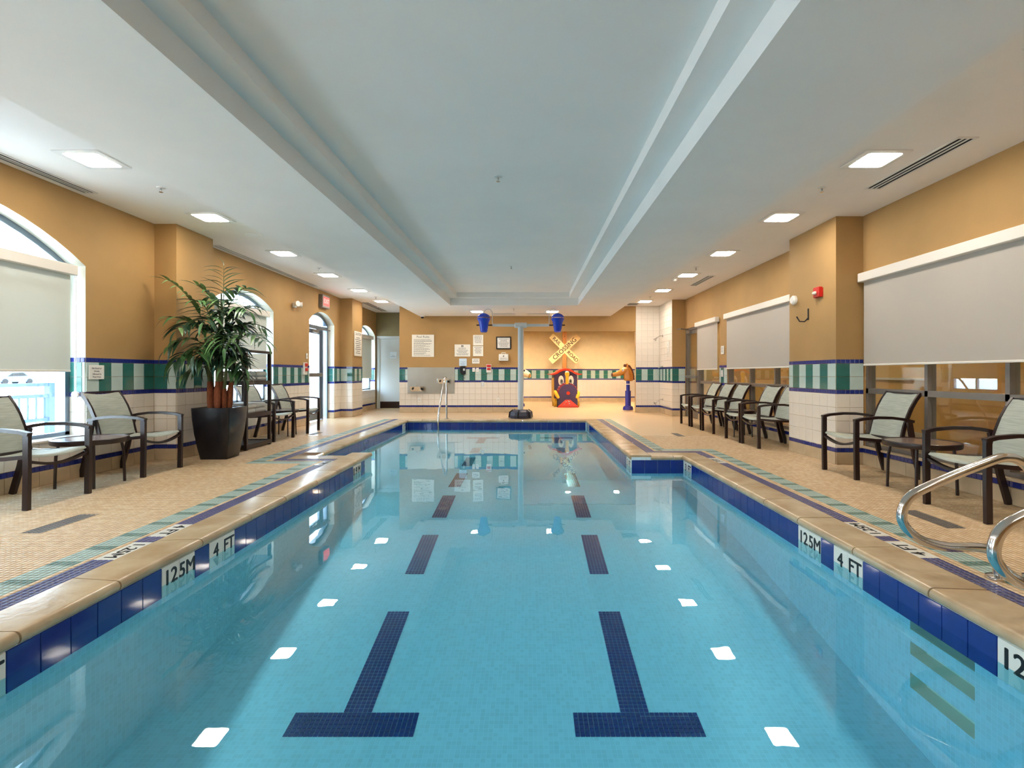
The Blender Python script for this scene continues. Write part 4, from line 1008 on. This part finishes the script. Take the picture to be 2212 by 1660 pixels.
def towel(w, d, h):
    mb = MB(); n = 7; prof = []
    for k in range(n+1): a = -math.pi/2 + math.pi*k/n; prof.append((d/2 - h/2 + h/2*math.cos(a), h/2 + h/2*math.sin(a)))
    for k in range(3): prof.append((-d/2 + .004*(k % 2), h*(1 - .0) - h*k/2*.98))
    V = []; m = 6
    for j in range(m+1):
        q = -1 + 2*j/m; sc = 1 - .10*abs(q)**6
        for px, pz in prof: V.append((px*sc, q*w/2, pz*(1 - .08*abs(q)**5)))
    N = len(prof); Fs = [tuple(range(N)), tuple(range(len(V)-1, len(V)-N-1, -1))]
    for j in range(m):
        for k in range(N): Fs.append((j*N+k, j*N+(k+1) % N, (j+1)*N+(k+1) % N, (j+1)*N+k))
    return mb.add(V, Fs).mesh('folded_towel', TOWEL, 60)
tme = towel(.29, .36, .075)
for zsh, nm in ((.512, 'lower'), (.982, 'upper')):
    for yy_, side in ((7.43, 'near the planter'), (7.74, 'away from the planter')):
        for lv in range(2):
            o = link('folded_towel', tme, loc=(-4.215 + R.uniform(-.01, .01), yy_, zsh + lv*.075), rot=(0, 0, R.uniform(-.03, .03)))
            tag(o, f'{"top" if lv else "bottom"} folded white towel of the {nm} rack shelf stack {side}', 'towel', 'folded towels on the rack')

# ------------------------------------------------------------------ planter and palm
PX, PY = -4.03, 6.66
pot = thing('planter', 'tall square black planter holding the palm', 'planter', (PX, PY, 0), .06)
prof = [(.165, 0), (.185, .12), (.215, .33), (.232, .52), (.238, .66)]
def sq(h, z): return [(x, y, z) for x, y in rrect(h, h, .02, 3)]
V = []; rows = [sq(h, z) for h, z in prof] + [sq(.212, .66), sq(.205, .60)]; N = len(rows[0])
for r_ in rows: V += r_
Fs = [tuple(range(N-1, -1, -1))] + [(i*N+k, i*N+(k+1) % N, (i+1)*N+(k+1) % N, (i+1)*N+k) for i in range(len(rows)-1) for k in range(N)]
part('pot', MB().add(V, Fs), POT, pot, smooth=35); part('soil', MB().prism([(x, y) for x, y in rrect(.210, .210, .02, 3)], .60, .652, 'z'), SOIL, pot)
palm = thing('potted_palm', 'tall bushy green bamboo palm growing in the black planter', 'plant', (PX, PY, .653))
canes = [(-.09, -.05, 1.05, -.10, .02), (.02, -.09, 1.25, .05, -.03), (.10, .03, 1.0, .16, -.02), (-.03, .08, 1.5, .0, .0), (.06, -.02, .75, .1, -.06), (-.10, .05, .8, -.14, .0)]
tops = []
for bx, by, h, tx, ty in canes:
    pts = [(bx + tx*(k/6)**1.4, by + ty*(k/6), h*k/6) for k in range(7)]
    cn = part('cane', MB().tube(pts, [.026, .024, .022, .019, .016, .013, .010], 8), CANE, palm, smooth=60)
    part('fibre_sheath', MB().tube([pts[0], ((pts[0][0]+pts[1][0])/2, (pts[0][1]+pts[1][1])/2, .07), (pts[1][0], pts[1][1], pts[1][2]+.02), (pts[2][0], pts[2][1], min(.34, pts[2][2]))], [.036, .042, .040, .026], 9), FIBRE, cn, smooth=60)
    tops.append(pts)
def leaf_mesh(L, w, droop, m):
    mb = MB(); n = 6; V = []; th = .0008
    for k in range(n+1):
        q = k/n; x = L*q*(1-.12*droop*q); z = -droop*L*q*q*.55; ww = w*math.sin(math.pi*min(1, .06+q*.94)**.75)*.5
        V += [(x, -ww, z+ww*.28), (x, 0, z), (x, ww, z+ww*.28)]
    Fs = []
    for k in range(n):
        for j in (0, 1): i = k*3+j; Fs.append((i, i+3, i+4, i+1))
    me = bpy.data.meshes.new('leaf'); me.from_pydata(V, [], Fs); me.materials.append(m)
    me.polygons.foreach_set('use_smooth', [True]*len(Fs)); return me
LM = [leaf_mesh(.34, .062, d, m) for m in (LEAF1, LEAF2, LEAF3) for d in (.5, .9, 1.3)]
RL = random.Random(21); n_leaf = 0; extra = {m.name: MB() for m in (LEAF1, LEAF2, LEAF3)}
def frond(B, Tp, lift, nl=7, scale=1.0, tone=0, joined=False):
    global n_leaf
    B, Tp = Vector(B), Vector(Tp); M = (B + Tp)/2 + Vector((0, 0, lift)); N = 12
    pts = [B*(1-t)**2 + M*2*t*(1-t) + Tp*t*t for t in [k/N for k in range(N+1)]]
    fo = part('frond', MB().tube(pts, [.0075 - .0055*k/N for k in range(N+1)], 5), CANE, palm, smooth=60) if not joined else None
    for j in range(nl*2 + 1):
        q = .22 + .78*(j//2)/nl if j < nl*2 else 1.0; q = min(q, 1.0); f = q*N; i = min(int(f), N-1); p = pts[i].lerp(pts[i+1], f-i); tan = (pts[i+1]-pts[i]).normalized()
        side = tan.cross(Vector((0,0,1)))
        if side.length < .15: side = Vector((1, .3, 0))
        side.normalize(); s = 1 if j % 2 else -1
        d = (tan*.75 + side*s*1.0 + Vector((0,0,.22))).normalized() if j < nl*2 else tan
        up = Vector((0,0,1)) - d*d.z; up = up.normalized() if up.length > .1 else side
        yv = up.cross(d).normalized(); sc = scale*(1.0 - .35*q + .15*math.sin(math.pi*q))*RL.uniform(.85, 1.1)
        mt = [LEAF1, LEAF2, LEAF3][tone if RL.random() < .62 else RL.randrange(3)]
        me = LM[[LEAF1, LEAF2, LEAF3].index(mt)*3 + RL.randrange(3)]
        tp = p + d*.37*sc
        if p.x + PX < -4.43 and p.y + PY > 6.42: continue
        while tp.x + PX < -4.44 and tp.y + PY > 6.40 and sc > .25: sc *= .85; tp = p + d*.37*sc
        if tp.x + PX < -4.40 and tp.y + PY > 6.33: continue
        mw = basis(p, d, yv) @ Matrix.Diagonal((sc, sc, sc, 1))
        if joined or n_leaf >= 300:
            o0 = len(extra[mt.name].v); extra[mt.name].v += [tuple(mw @ v.co) for v in me.vertices]; extra[mt.name].f += [tuple(o0+a for a in pg.vertices) for pg in me.polygons]
        else:
            link('leaf', me, fo, mw=mw); n_leaf += 1
FR = [  # base, tip (relative to the soil), lift, leaves per side, scale, tone
    ((0, .08, 1.35), (.02, .05, 1.86), .0, 8, .85, 0), ((-.14, -.02, 1.0), (-.50, -.30, 1.62), .25, 8, .9, 1), ((.02, .05, 1.2), (.42, -.1, 1.55), .18, 8, .95, 1),
    ((.1, -.05, 1.0), (.52, -.25, 1.22), .28, 8, .95, 0), ((.15, -.03, .75), (.72, -.22, .82), .32, 8, 1.0, 1), ((-.14, -.05, .9), (-.50, -.32, 1.12), .22, 8, .95, 0),
    ((-.15, -.05, .8), (-.46, -.38, .72), .25, 7, 1.0, 2), ((.05, -.1, .95), (.12, -.55, 1.05), .25, 7, 1.0, 0), ((-.05, -.1, .95), (-.20, -.55, .95), .25, 7, 1.0, 2),
    ((.1, -.1, .8), (.35, -.5, .75), .28, 7, 1.0, 1), ((0, -.12, .75), (.02, -.55, .65), .22, 7, 1.0, 0), ((-.1, -.12, .72), (-.3, -.48, .52), .22, 7, 1.0, 0),
    ((.12, 0, .6), (.45, -.2, .5), .22, 7, .95, 2), ((.15, 0, .5), (.40, -.1, .36), .15, 6, .8, 2), ((-.12, 0, .5), (-.36, -.26, .38), .15, 6, .8, 2),
    ((0, .08, 1.2), (-.22, -.15, 1.58), .12, 7, .9, 1), ((.0, .06, 1.1), (.25, -.35, 1.35), .2, 7, .95, 0), ((.05, .05, 1.0), (.35, .25, 1.35), .2, 7, .9, 1),
    ((-.05, 0, 1.0), (-.1, -.35, 1.35), .2, 7, .95, 0), ((.08, -.05, .9), (.55, .1, 1.02), .26, 7, .9, 0)]
for B, Tp, l, n, s, tn in FR: frond(B, Tp, l, n, s, tn)
for k in range(26):
    a = RL.uniform(0, 6.28); h = RL.uniform(.45, 1.05); r_ = RL.uniform(.2, .40)
    tip = (r_*math.cos(a), -.1 + r_*math.sin(a)*.8, h + RL.uniform(-.15, .2)); frond((.05*math.cos(a), .05*math.sin(a)-.04, h), tip, .15, 6, .85, 2, True)
for m in (LEAF1, LEAF2, LEAF3):
    e = extra[m.name]
    if e.v:
        me = bpy.data.meshes.new('foliage'); me.from_pydata(e.v, [], e.f); me.materials.append(m); me.polygons.foreach_set('use_smooth', [True]*len(e.f)); link('foliage', me, palm)['kind'] = 'stuff'

# ------------------------------------------------------------------ stainless rails
def smooth_path(P_, n=8):
    out = []; P_ = [Vector(p) for p in P_]
    for i in range(len(P_)-1):
        p0, p1, p2, p3 = P_[max(i-1, 0)], P_[i], P_[i+1], P_[min(i+2, len(P_)-1)]
        for k in range(n):
            t = k/n; out.append(.5*((2*p1) + (p2-p0)*t + (2*p0-5*p1+4*p2-p3)*t*t + (3*p1-p0-3*p2+p3)*t**3))
    return out + [P_[-1]]
for y_, lab in ((2.73, 'looped stainless grab rail at the far side of the pool ladder'), (2.19, 'looped stainless grab rail at the near side of the pool ladder')):
    t = thing('grab_rail', lab, 'rail', (2.52, y_, 0), 0, 'pool ladder rails')
    pth = [(0, 0, .0), (0, 0, .06), (-.025, 0, .135), (-.10, 0, .165), (-.28, 0, .17), (-.43, 0, .215), (-.515, 0, .31), (-.485, 0, .425), (-.36, 0, .50), (-.12, 0, .60), (.03, 0, .648), (.13, 0, .62), (.185, 0, .53), (.20, 0, .3), (.20, 0, .0)]
    part('tube', MB().tube(smooth_path(pth), .025, 16), STEEL, t, smooth=60)
    for x in (0, .20): part('flange', MB().lathe([(.055, 0.001), (.055, .012), (.03, .022), (.026, .022)], 20, (x, 0, 0)), STEEL, t, smooth=40)
t = thing('stair_rail', 'stainless handrail running from the far deck down into the water', 'rail', (-1.97, 12.3, 0))
pth = [(0, 0, 0), (0, 0, .5), (0, 0, .88), (0, -.06, .985), (-.01, -.17, .99), (-.02, -.30, .90), (-.03, -.62, .50), (-.04, -.85, .20), (-.04, -.92, .0), (-.04, -.93, -.31)]
part('tube', MB().tube(smooth_path(pth), .021, 12), STEEL, t, smooth=60); part('flange', MB().lathe([(.05, .005), (.05, .016), (.022, .024)], 16), STEEL, t, smooth=40)

# ------------------------------------------------------------------ bucket spray feature
t = thing('dump_bucket_post', 'grey post carrying two blue tipping water buckets at the pool end', 'water feature', (-.184, 12.56, 0))
bm_ = MB(); prof = [(.285, .005), (.295, .07), (.27, .16), (.20, .2), (.07, .21)]
part('base', MB().lathe(prof, 12), mat('dark_blue_base', srgb(44, 48, 70), .35), t)
for k in range(6):
    a = k*math.pi/3 + .3; part('base_rib', MB().tube([(.302*math.cos(a), .302*math.sin(a), .02), (.285*math.cos(a), .285*math.sin(a), .15), (.2*math.cos(a), .2*math.sin(a), .205)], .014, 6), SLOT, t)
part('post', MB().tube([(0, 0, .18), (0, 0, 2.24)], .071, 20), PIPE, t, smooth=40)
part('tee_housing', MB().tube([(-.155, 0, 2.285), (-.135, 0, 2.285), (.135, 0, 2.285), (.155, 0, 2.285)], [.05, .068, .068, .05], 18), PIPE, t, smooth=40)
for s in (-1, 1):
    part('arm', MB().tube([(s*.15, 0, 2.285), (s*.70, 0, 2.29)], .036, 14), PIPE, t, smooth=40)
    part('yoke', MB().tube([(s*.70, -.0, 2.29), (s*.80, 0, 2.29)], .016, 8).tube([(s*.98, 0, 2.29), (s*1.09, 0, 2.29)], .016, 8), SLOT, t)
    hp = [(s*.70, 0, 2.32), (s*.70, 0, 2.58)] + [(s*(.70 + .105 - .105*math.cos(a)), 0, 2.58 + .105*math.sin(a)) for a in [math.pi*k/8 for k in range(1, 9)]]
    part('fill_pipe', MB().tube(hp, .009, 8), PIPE, t, smooth=50)
    bk = part('bucket', MB().lathe([(.06, 2.11), (.085, 2.13), (.125, 2.36), (.165, 2.445), (.172, 2.452), (.16, 2.45), (.12, 2.36), (.08, 2.14)], 28, (s*.91, 0, 0)), BLUEP, t, smooth=40)
    part('lid', MB().lathe([(.165, 2.478), (.16, 2.50), (.11, 2.55), (.05, 2.578), (.001, 2.585)], 28, (s*.91, 0, 0)), BLUEP, bk, smooth=50)
    part('lid_stem', MB().tube([(s*.91+.1, 0, 2.45), (s*.91+.1, 0, 2.50)], .012, 6).tube([(s*.91-.1, 0, 2.45), (s*.91-.1, 0, 2.50)], .012, 6), BLUEP, bk)

# ------------------------------------------------------------------ railroad crossing sign, toy train, animal heads in the alcove
PINE = mat('pine_post', srgb(178, 118, 56), .6, var=.2, vscale=5, stretch=(8, 8, 1)); BOARD = mat('cream_board', srgb(236, 206, 146), .5); BROWNINK = mat('brown_lettering', srgb(96, 52, 28), .6)
t = thing('crossing_sign', 'wooden railroad crossing sign on a post in the alcove', 'sign', (1.383, 19.45, 0))
part('post', MB().cbox(-.08, .08, -.06, .06, 0, 2.748, .008), PINE, t)
for ang, words, dy in ((math.radians(42), [('CROSSING', 0, .20)], -.10), (math.radians(-44), [('RAIL', -.42, .185), ('ROAD', .42, .185)], -.075)):
    m = Matrix.Translation((0, dy, 2.03)) @ Matrix.Rotation(-ang, 4, 'Y')
    bd = link('board', MB().cbox(-.72, .72, -.012, .012, -.12, .12, .006).mesh('board', BOARD), t, mw=m)
    for s, x, sz in words: link('lettering', text_mesh(s, sz*(1.18 if s == 'CROSSING' else 1.0), BROWNINK, .001, bold=.004), bd, mw=basis((x, -.0135, 0), (1,0,0), (0,0,1)))
for z in (2.2, 2.5): part('bolt', MB().tube([(0, -.06, z), (0, -.07, z)], .014, 8), SLOT, t)
TPUR = mat('train_purple', srgb(64, 52, 92), .4); TRED = mat('train_red', srgb(206, 52, 20), .3); TYEL = mat('train_yellow', srgb(244, 190, 50), .35); TBRICK = mat('train_dark_red', srgb(150, 36, 40), .4)
EYEW = mat('eye_white', srgb(250, 240, 226), .3); EYEG = mat('eye_grey', srgb(120, 136, 134), .3)
t = thing('toy_train', 'cartoon toy train with big eyes, red roof and yellow chimney', 'toy', (1.27, 16.45, 0), .06)
part('cab', MB().cbox(-.385, .385, .42, 1.15, .05, 1.06, .03), TPUR, t)
part('cab_side', MB().box(-.40, -.385, .46, 1.12, .12, .95).box(.385, .40, .46, 1.12, .12, .95), TYEL, t)
rp = [(-.53, 1.065), (-.50, 1.045), (-.40, 1.055), (-.30, 1.085), (-.20, 1.145), (-.10, 1.185), (0, 1.195), (.10, 1.185), (.20, 1.145), (.30, 1.085), (.40, 1.055), (.50, 1.045), (.53, 1.065)]
rp2 = [(x, z + .07*math.cos(x/.55*1.2)) for x, z in rp[::-1]]
part('roof', MB().prism(rp + rp2, .34, 1.25, 'y'), TRED, t, smooth=40)
part('cab_front_arch', MB().prism([(-.385, 1.05)] + [(x, z-.004) for x, z in rp[2:-2]] + [(.385, 1.05)], .425, 1.14, 'y'), TPUR, t)
def disc(r, cx, cz, y0, y1, n=36, sx=1.0, sz=1.0): return MB().prism([(cx + r*sx*math.cos(2*math.pi*k/n), cz + r*sz*math.sin(2*math.pi*k/n)) for k in range(n)], y0, y1, 'y')
bl = part('boiler', disc(.30, .02, .45, .04, .45), TPUR, t, smooth=40)
part('boiler_band', disc(.335, .02, .46, .12, .44), TBRICK, t, smooth=40)
for k in range(9):
    a = math.radians(20 + 140*k/8); part('band_stripe', MB().cbox(-.008, .008, .115, .43, .325, .342, .002), EYEW, t, mw=Matrix.Translation((.02, 0, .46)) @ Matrix.Rotation(math.pi/2 - a, 4, 'Y'))
part('boiler_front', disc(.30, .02, .45, .0, .04), TPUR, t, smooth=40)
part('nose', disc(.058, .02, .46, -.035, 0, 20), TRED, t, smooth=40)
part('chassis', MB().prism([(-.31, .0), (.33, .0), (.33, .22), (.29, .40), (-.27, .40), (-.31, .22)], .02, 1.1, 'y'), TPUR, t)
part('cowcatcher', MB().add([(-.33,-.05,.0),(.35,-.05,.0),(.35,-.05,.03),(-.33,-.05,.03),(.09,.0,.25),(-.06,.0,.25),(-.33,.1,0),(.35,.1,0)], [(0,1,2,3),(3,2,4,5),(0,3,6),(1,7,2),(3,5,6),(2,7,4),(6,5,4,7),(0,6,7,1)]), TRED, t)
for cx, cz, r_ in ((-.05, .18, .02), (.05, .19, .026), (-.11, .09, .026), (.06, .115, .026), (.02, .21, .014)): part('paint_spot', MB().ball((cx, -.032 + .2*(cz-.03)*.25, cz), (r_, .008, r_*.8), 10, 6), EYEW, t)
part('chimney', MB().tube([(.0, .10, .72), (.0, .10, 1.02)], .052, 16).lathe([(.052, 1.0), (.075, 1.06), (.072, 1.12), (.06, 1.14)], 20, (0, .10, 0)), TYEL, t, smooth=40); part('chimney_cap', MB().ball((0, .10, 1.13), (.066, .066, .045), 16, 8), EYEW, t, smooth=60)
for s in (-1, 1):
    e = part('eye', disc(.09, .005 + s*.165, .86, .395, .425, 28, 1.0, 1.85), EYEW, t, smooth=40)
    part('iris', disc(.05, .005 + s*.15, .83, .388, .395, 24, 1.0, 1.7), EYEG, e); part('pupil', disc(.022, .005 + s*.145, .84, .382, .388, 20, 1.0, 1.9), LETTER, e)
    part('eyebrow', MB().sweep([(s*.24, .41, 1.02), (s*.17, .41, 1.05), (s*.10, .41, 1.03)], (0,1,0), .015, .018), LETTER, t)
    part('hand', MB().tube([(s*.36, .35, .50), (s*.37, .10, .46), (s*.33, -.02, .36), (s*.29, -.04, .30)], [.05, .062, .058, .04], 10), TYEL, t, smooth=60)
    for yy_ in (.25, .75): part('wheel', MB().tube([(s*.33, yy_, .14), (s*.41, yy_, .14)], .14, 22), TYEL, t, smooth=40)
def pedestal(t, m, band):
    part('base', MB().lathe([(.15, .003), (.155, .04), (.14, .1), (.09, .13)], 24), m, t, smooth=40); part('lower_pole', MB().tube([(0, 0, .1), (0, 0, .58)], .085, 20), m, t, smooth=40)
    part('upper_pole', MB().tube([(0, 0, .57), (0, 0, .88)], .056, 18), m, t, smooth=40); part('ring', MB().tube([(0, 0, .765), (0, 0, .785)], .060, 18), band, t, smooth=40)
HB = mat('horse_brown', srgb(196, 134, 58), .25, spec=.6, var=.12, vscale=4); HD = mat('horse_dark', srgb(96, 48, 26), .35); HBLUE = mat('toy_blue', srgb(42, 46, 150), .25)
def skin_head(name, chain, m, t):
    """smooth body grown from a chain of (point, rx, rz) rings"""
    mb = MB(); n = 16; rings = []
    for i, (p, ra, rb) in enumerate(chain):
        p = Vector(p); q0 = Vector(chain[max(i-1, 0)][0]); q1 = Vector(chain[min(i+1, len(chain)-1)][0]); tan = (q1-q0).normalized(); sd = Vector((0,1,0)); up = tan.cross(sd).normalized()
        rings.append([p + sd*ra*math.cos(2*math.pi*k/n) + up*rb*math.sin(2*math.pi*k/n) for k in range(n)])
    V = [v for r_ in rings for v in r_]; Fs = [tuple(range(n))] + [tuple(range(len(V)-1, len(V)-n-1, -1))] + [(i*n+k, i*n+(k+1) % n, (i+1)*n+(k+1) % n, (i+1)*n+k) for i in range(len(rings)-1) for k in range(n)]
    o = part(name, mb.add(V, Fs), m, t, smooth=80); s = o.modifiers.new('smooth', 'SUBSURF'); s.levels = s.render_levels = 1; return o
t = thing('horse_head_toy', 'brown horse head water toy on a blue pedestal', 'toy', (3.0, 15.3, 0))
pedestal(t, HBLUE, EYEW)
nk = skin_head('neck', [((.01, 0, .865), .115, .135), ((.015, 0, .92), .125, .15), ((.02, 0, 1.02), .11, .15), ((-.01, 0, 1.13), .095, .14), ((-.05, 0, 1.23), .085, .12), ((-.08, 0, 1.30), .05, .07)], HB, t)
hd = skin_head('head', [((.03, 0, 1.24), .05, .06), ((-.05, 0, 1.21), .095, .105), ((-.15, 0, 1.16), .10, .115), ((-.26, 0, 1.10), .08, .085), ((-.36, 0, 1.07), .07, .065), ((-.44, 0, 1.06), .072, .068), ((-.485, 0, 1.055), .05, .045)], HB, t)
part('muzzle', MB().ball((-.475, 0, 1.055), (.035, .058, .062), 14, 10), HD, hd, smooth=60)
part('mane', MB().sweep([(-.06, 0, 1.36), (.03, 0, 1.32), (.09, 0, 1.22), (.125, 0, 1.10), (.15, 0, .98), (.15, 0, .90)], (0,1,0), .07, [.03, .06, .07, .08, .07, .03]), HD, nk)
part('forelock', MB().ball((-.09, 0, 1.335), (.05, .04, .045), 12, 8), HD, hd, smooth=60)
for s in (-1, 1):
    part('ear', MB().tube([(-.03, s*.05, 1.29), (-.03, s*.065, 1.35), (-.035, s*.06, 1.40)], [.026, .022, .005], 8), HB, hd, smooth=60)
    e = part('eye', MB().ball((-.17, s*.085, 1.20), (.035, .022, .04), 12, 8), EYEW, hd, smooth=60); part('pupil', MB().ball((-.18, s*.104, 1.20), (.015, .008, .02), 10, 6), LETTER, e, smooth=60)
CW = mat('cow_cream', srgb(246, 232, 200), .3); CBN = mat('cow_muzzle', srgb(196, 150, 80), .35)
t = thing('cow_head_toy', 'cream cow head water toy mostly hidden behind the bucket post', 'toy', (-.27, 16.9, 0))
pedestal(t, HBLUE, EYEW)
nk = skin_head('neck', [((0, 0, .865), .10, .12), ((.0, 0, .95), .11, .13), ((.02, 0, 1.08), .10, .12), ((.04, 0, 1.17), .06, .08)], CW, t)
hd = skin_head('head', [((-.06, 0, 1.2), .06, .07), ((.02, 0, 1.17), .12, .13), ((.13, 0, 1.12), .12, .13), ((.24, 0, 1.06), .11, .11), ((.31, 0, 1.04), .09, .09), ((.345, 0, 1.03), .05, .05)], CW, t)
part('muzzle', MB().ball((.31, 0, 1.03), (.06, .10, .085), 14, 10), CBN, hd, smooth=60)
for s in (-1, 1):
    part('ear', MB().tube([(-.02, s*.1, 1.24), (-.02, s*.18, 1.24), (-.02, s*.22, 1.22)], [.03, .035, .01], 8), CW, hd, smooth=60)
    part('eye', MB().ball((.14, s*.10, 1.19), (.03, .02, .035), 12, 8), LETTER, hd, smooth=60); part('nostril', MB().ball((.365, s*.04, 1.05), (.012, .016, .016), 8, 6), LETTER, hd)

# ------------------------------------------------------------------ outside the arched windows
GROUND = mat('outside_paving', srgb(214, 214, 210), .8, var=.06, vscale=1); BRICK = mat('pale_brick', srgb(222, 210, 200), .8, var=.1, vscale=5)
RAILM = mat('painted_railing', srgb(60, 84, 130), .5)
struct('ground', MB().box(-80, XL-.32, -40, 90, -.22, -.12), GROUND)
rl = thing('terrace_railing', 'blue painted terrace railing outside the big arched window', 'railing', (-8.6, 4.75, -.12))
for z in (.40, .82, 1.02): part('rail', MB().box(-.03, .03, -5, 4.4, z-.03, z+.03), RAILM, rl)
for y_ in (-5, -2.0, 1.2, 4.4): part('post', MB().box(-.05, .05, y_-.05, y_+.05, 0, 1.05), RAILM, rl)
for k in range(62):
    y_ = -4.85 + k*.15; part('baluster', MB().box(-.01, .01, y_-.01, y_+.01, .42, .80), RAILM, rl)
pw = thing('brick_pier', 'pale brick pier at the end of the terrace railing', 'pier', (-8.6, 9.65, -.12))
for r_ in range(16):
    for c_ in range(3):
        yb = -.32 + c_*.22 + (.07 if r_ % 2 else 0); part('brick', MB().cbox(-.2, .2, yb, yb+.21, r_*.1, r_*.1+.09, .005), BRICK, pw)
part('core', MB().box(-.17, .17, -.3, .36, 0, 1.6), GROUT, pw)
def outdoor_tree(x, y, h, r_, lab, seed):
    rr = random.Random(seed); t = thing('outdoor_tree', lab, 'tree', (x, y, -.12), 0, 'trees outside')
    part('trunk', MB().tube([(0, 0, 0), (.1, .05, h*.35), (.05, 0, h*.7)], [.22, .16, .08], 10), FIBRE, t, smooth=60)
    mb = MB(); N = 2600; P3 = np.random.default_rng(seed)
    for k in range(N):
        v = Vector(P3.normal(0, 1, 3)); v.normalize(); rad = r_*(.45 + .55*P3.random()**.5)*(1 + .25*math.sin(3*v.x + seed)*math.cos(4*v.z))
        c = Vector((v.x*rad, v.y*rad, h*.72 + v.z*rad*.85)); a = Vector(P3.normal(0, 1, 3)).normalized()*.16; b = a.cross(Vector(P3.normal(0, 1, 3))).normalized()*.10
        mb.add([c-a, c+b, c+a, c-b], [(0,1,2,3)])
    me = bpy.data.meshes.new('crown'); me.from_pydata(mb.v, [], mb.f); me.materials.append(LEAF3); o = link('crown', me, t); o['kind'] = 'stuff'
outdoor_tree(-20, 10, 5.6, 2.4, 'leafy tree beyond the railing seen through the mesh blind', 1)
outdoor_tree(-24, 16, 6.0, 2.8, 'leafy tree behind the parked cars', 2); outdoor_tree(-17, 22, 5.0, 2.0, 'leafy tree outside the window behind the palm', 3)
def car(x, y, col, lab):
    t = thing('parked_car', lab, 'car', (x, y, -.12), 0, 'parked cars outside'); cm = mat('car_paint', col, .25, spec=.6)
    body = [(-2.1, .3), (-2.15, .6), (-1.9, .8), (-1.2, .88), (-.6, 1.32), (.7, 1.38), (1.3, .95), (2.05, .85), (2.15, .55), (2.1, .3)]
    part('body', MB().prism(body, -.85, .85, 'x'), cm, t)
    for sx in (-.855, .845): part('side_window', MB().prism([(-1.05, .9), (-.52, 1.25), (.62, 1.3), (1.1, .95)], sx, sx+.01, 'x'), SLOT, t)
    for wy in (-1.3, 1.35):
        for sx in (-.87, .67): part('wheel', MB().tube([(sx, wy, .32), (sx+.2, wy, .32)], .32, 18), SLOT, t, smooth=40)
car(-56, 55, srgb(60, 90, 150), 'blue parked car far outside the big window'); car(-55, 61.5, srgb(230, 230, 235), 'white parked car outside the big window'); car(-56, 49, srgb(200, 70, 70), 'red parked car far outside the window')
for o in bpy.data.objects:
    if o.name.startswith(('small_print', 'heading')): o['kind'] = 'stuff'
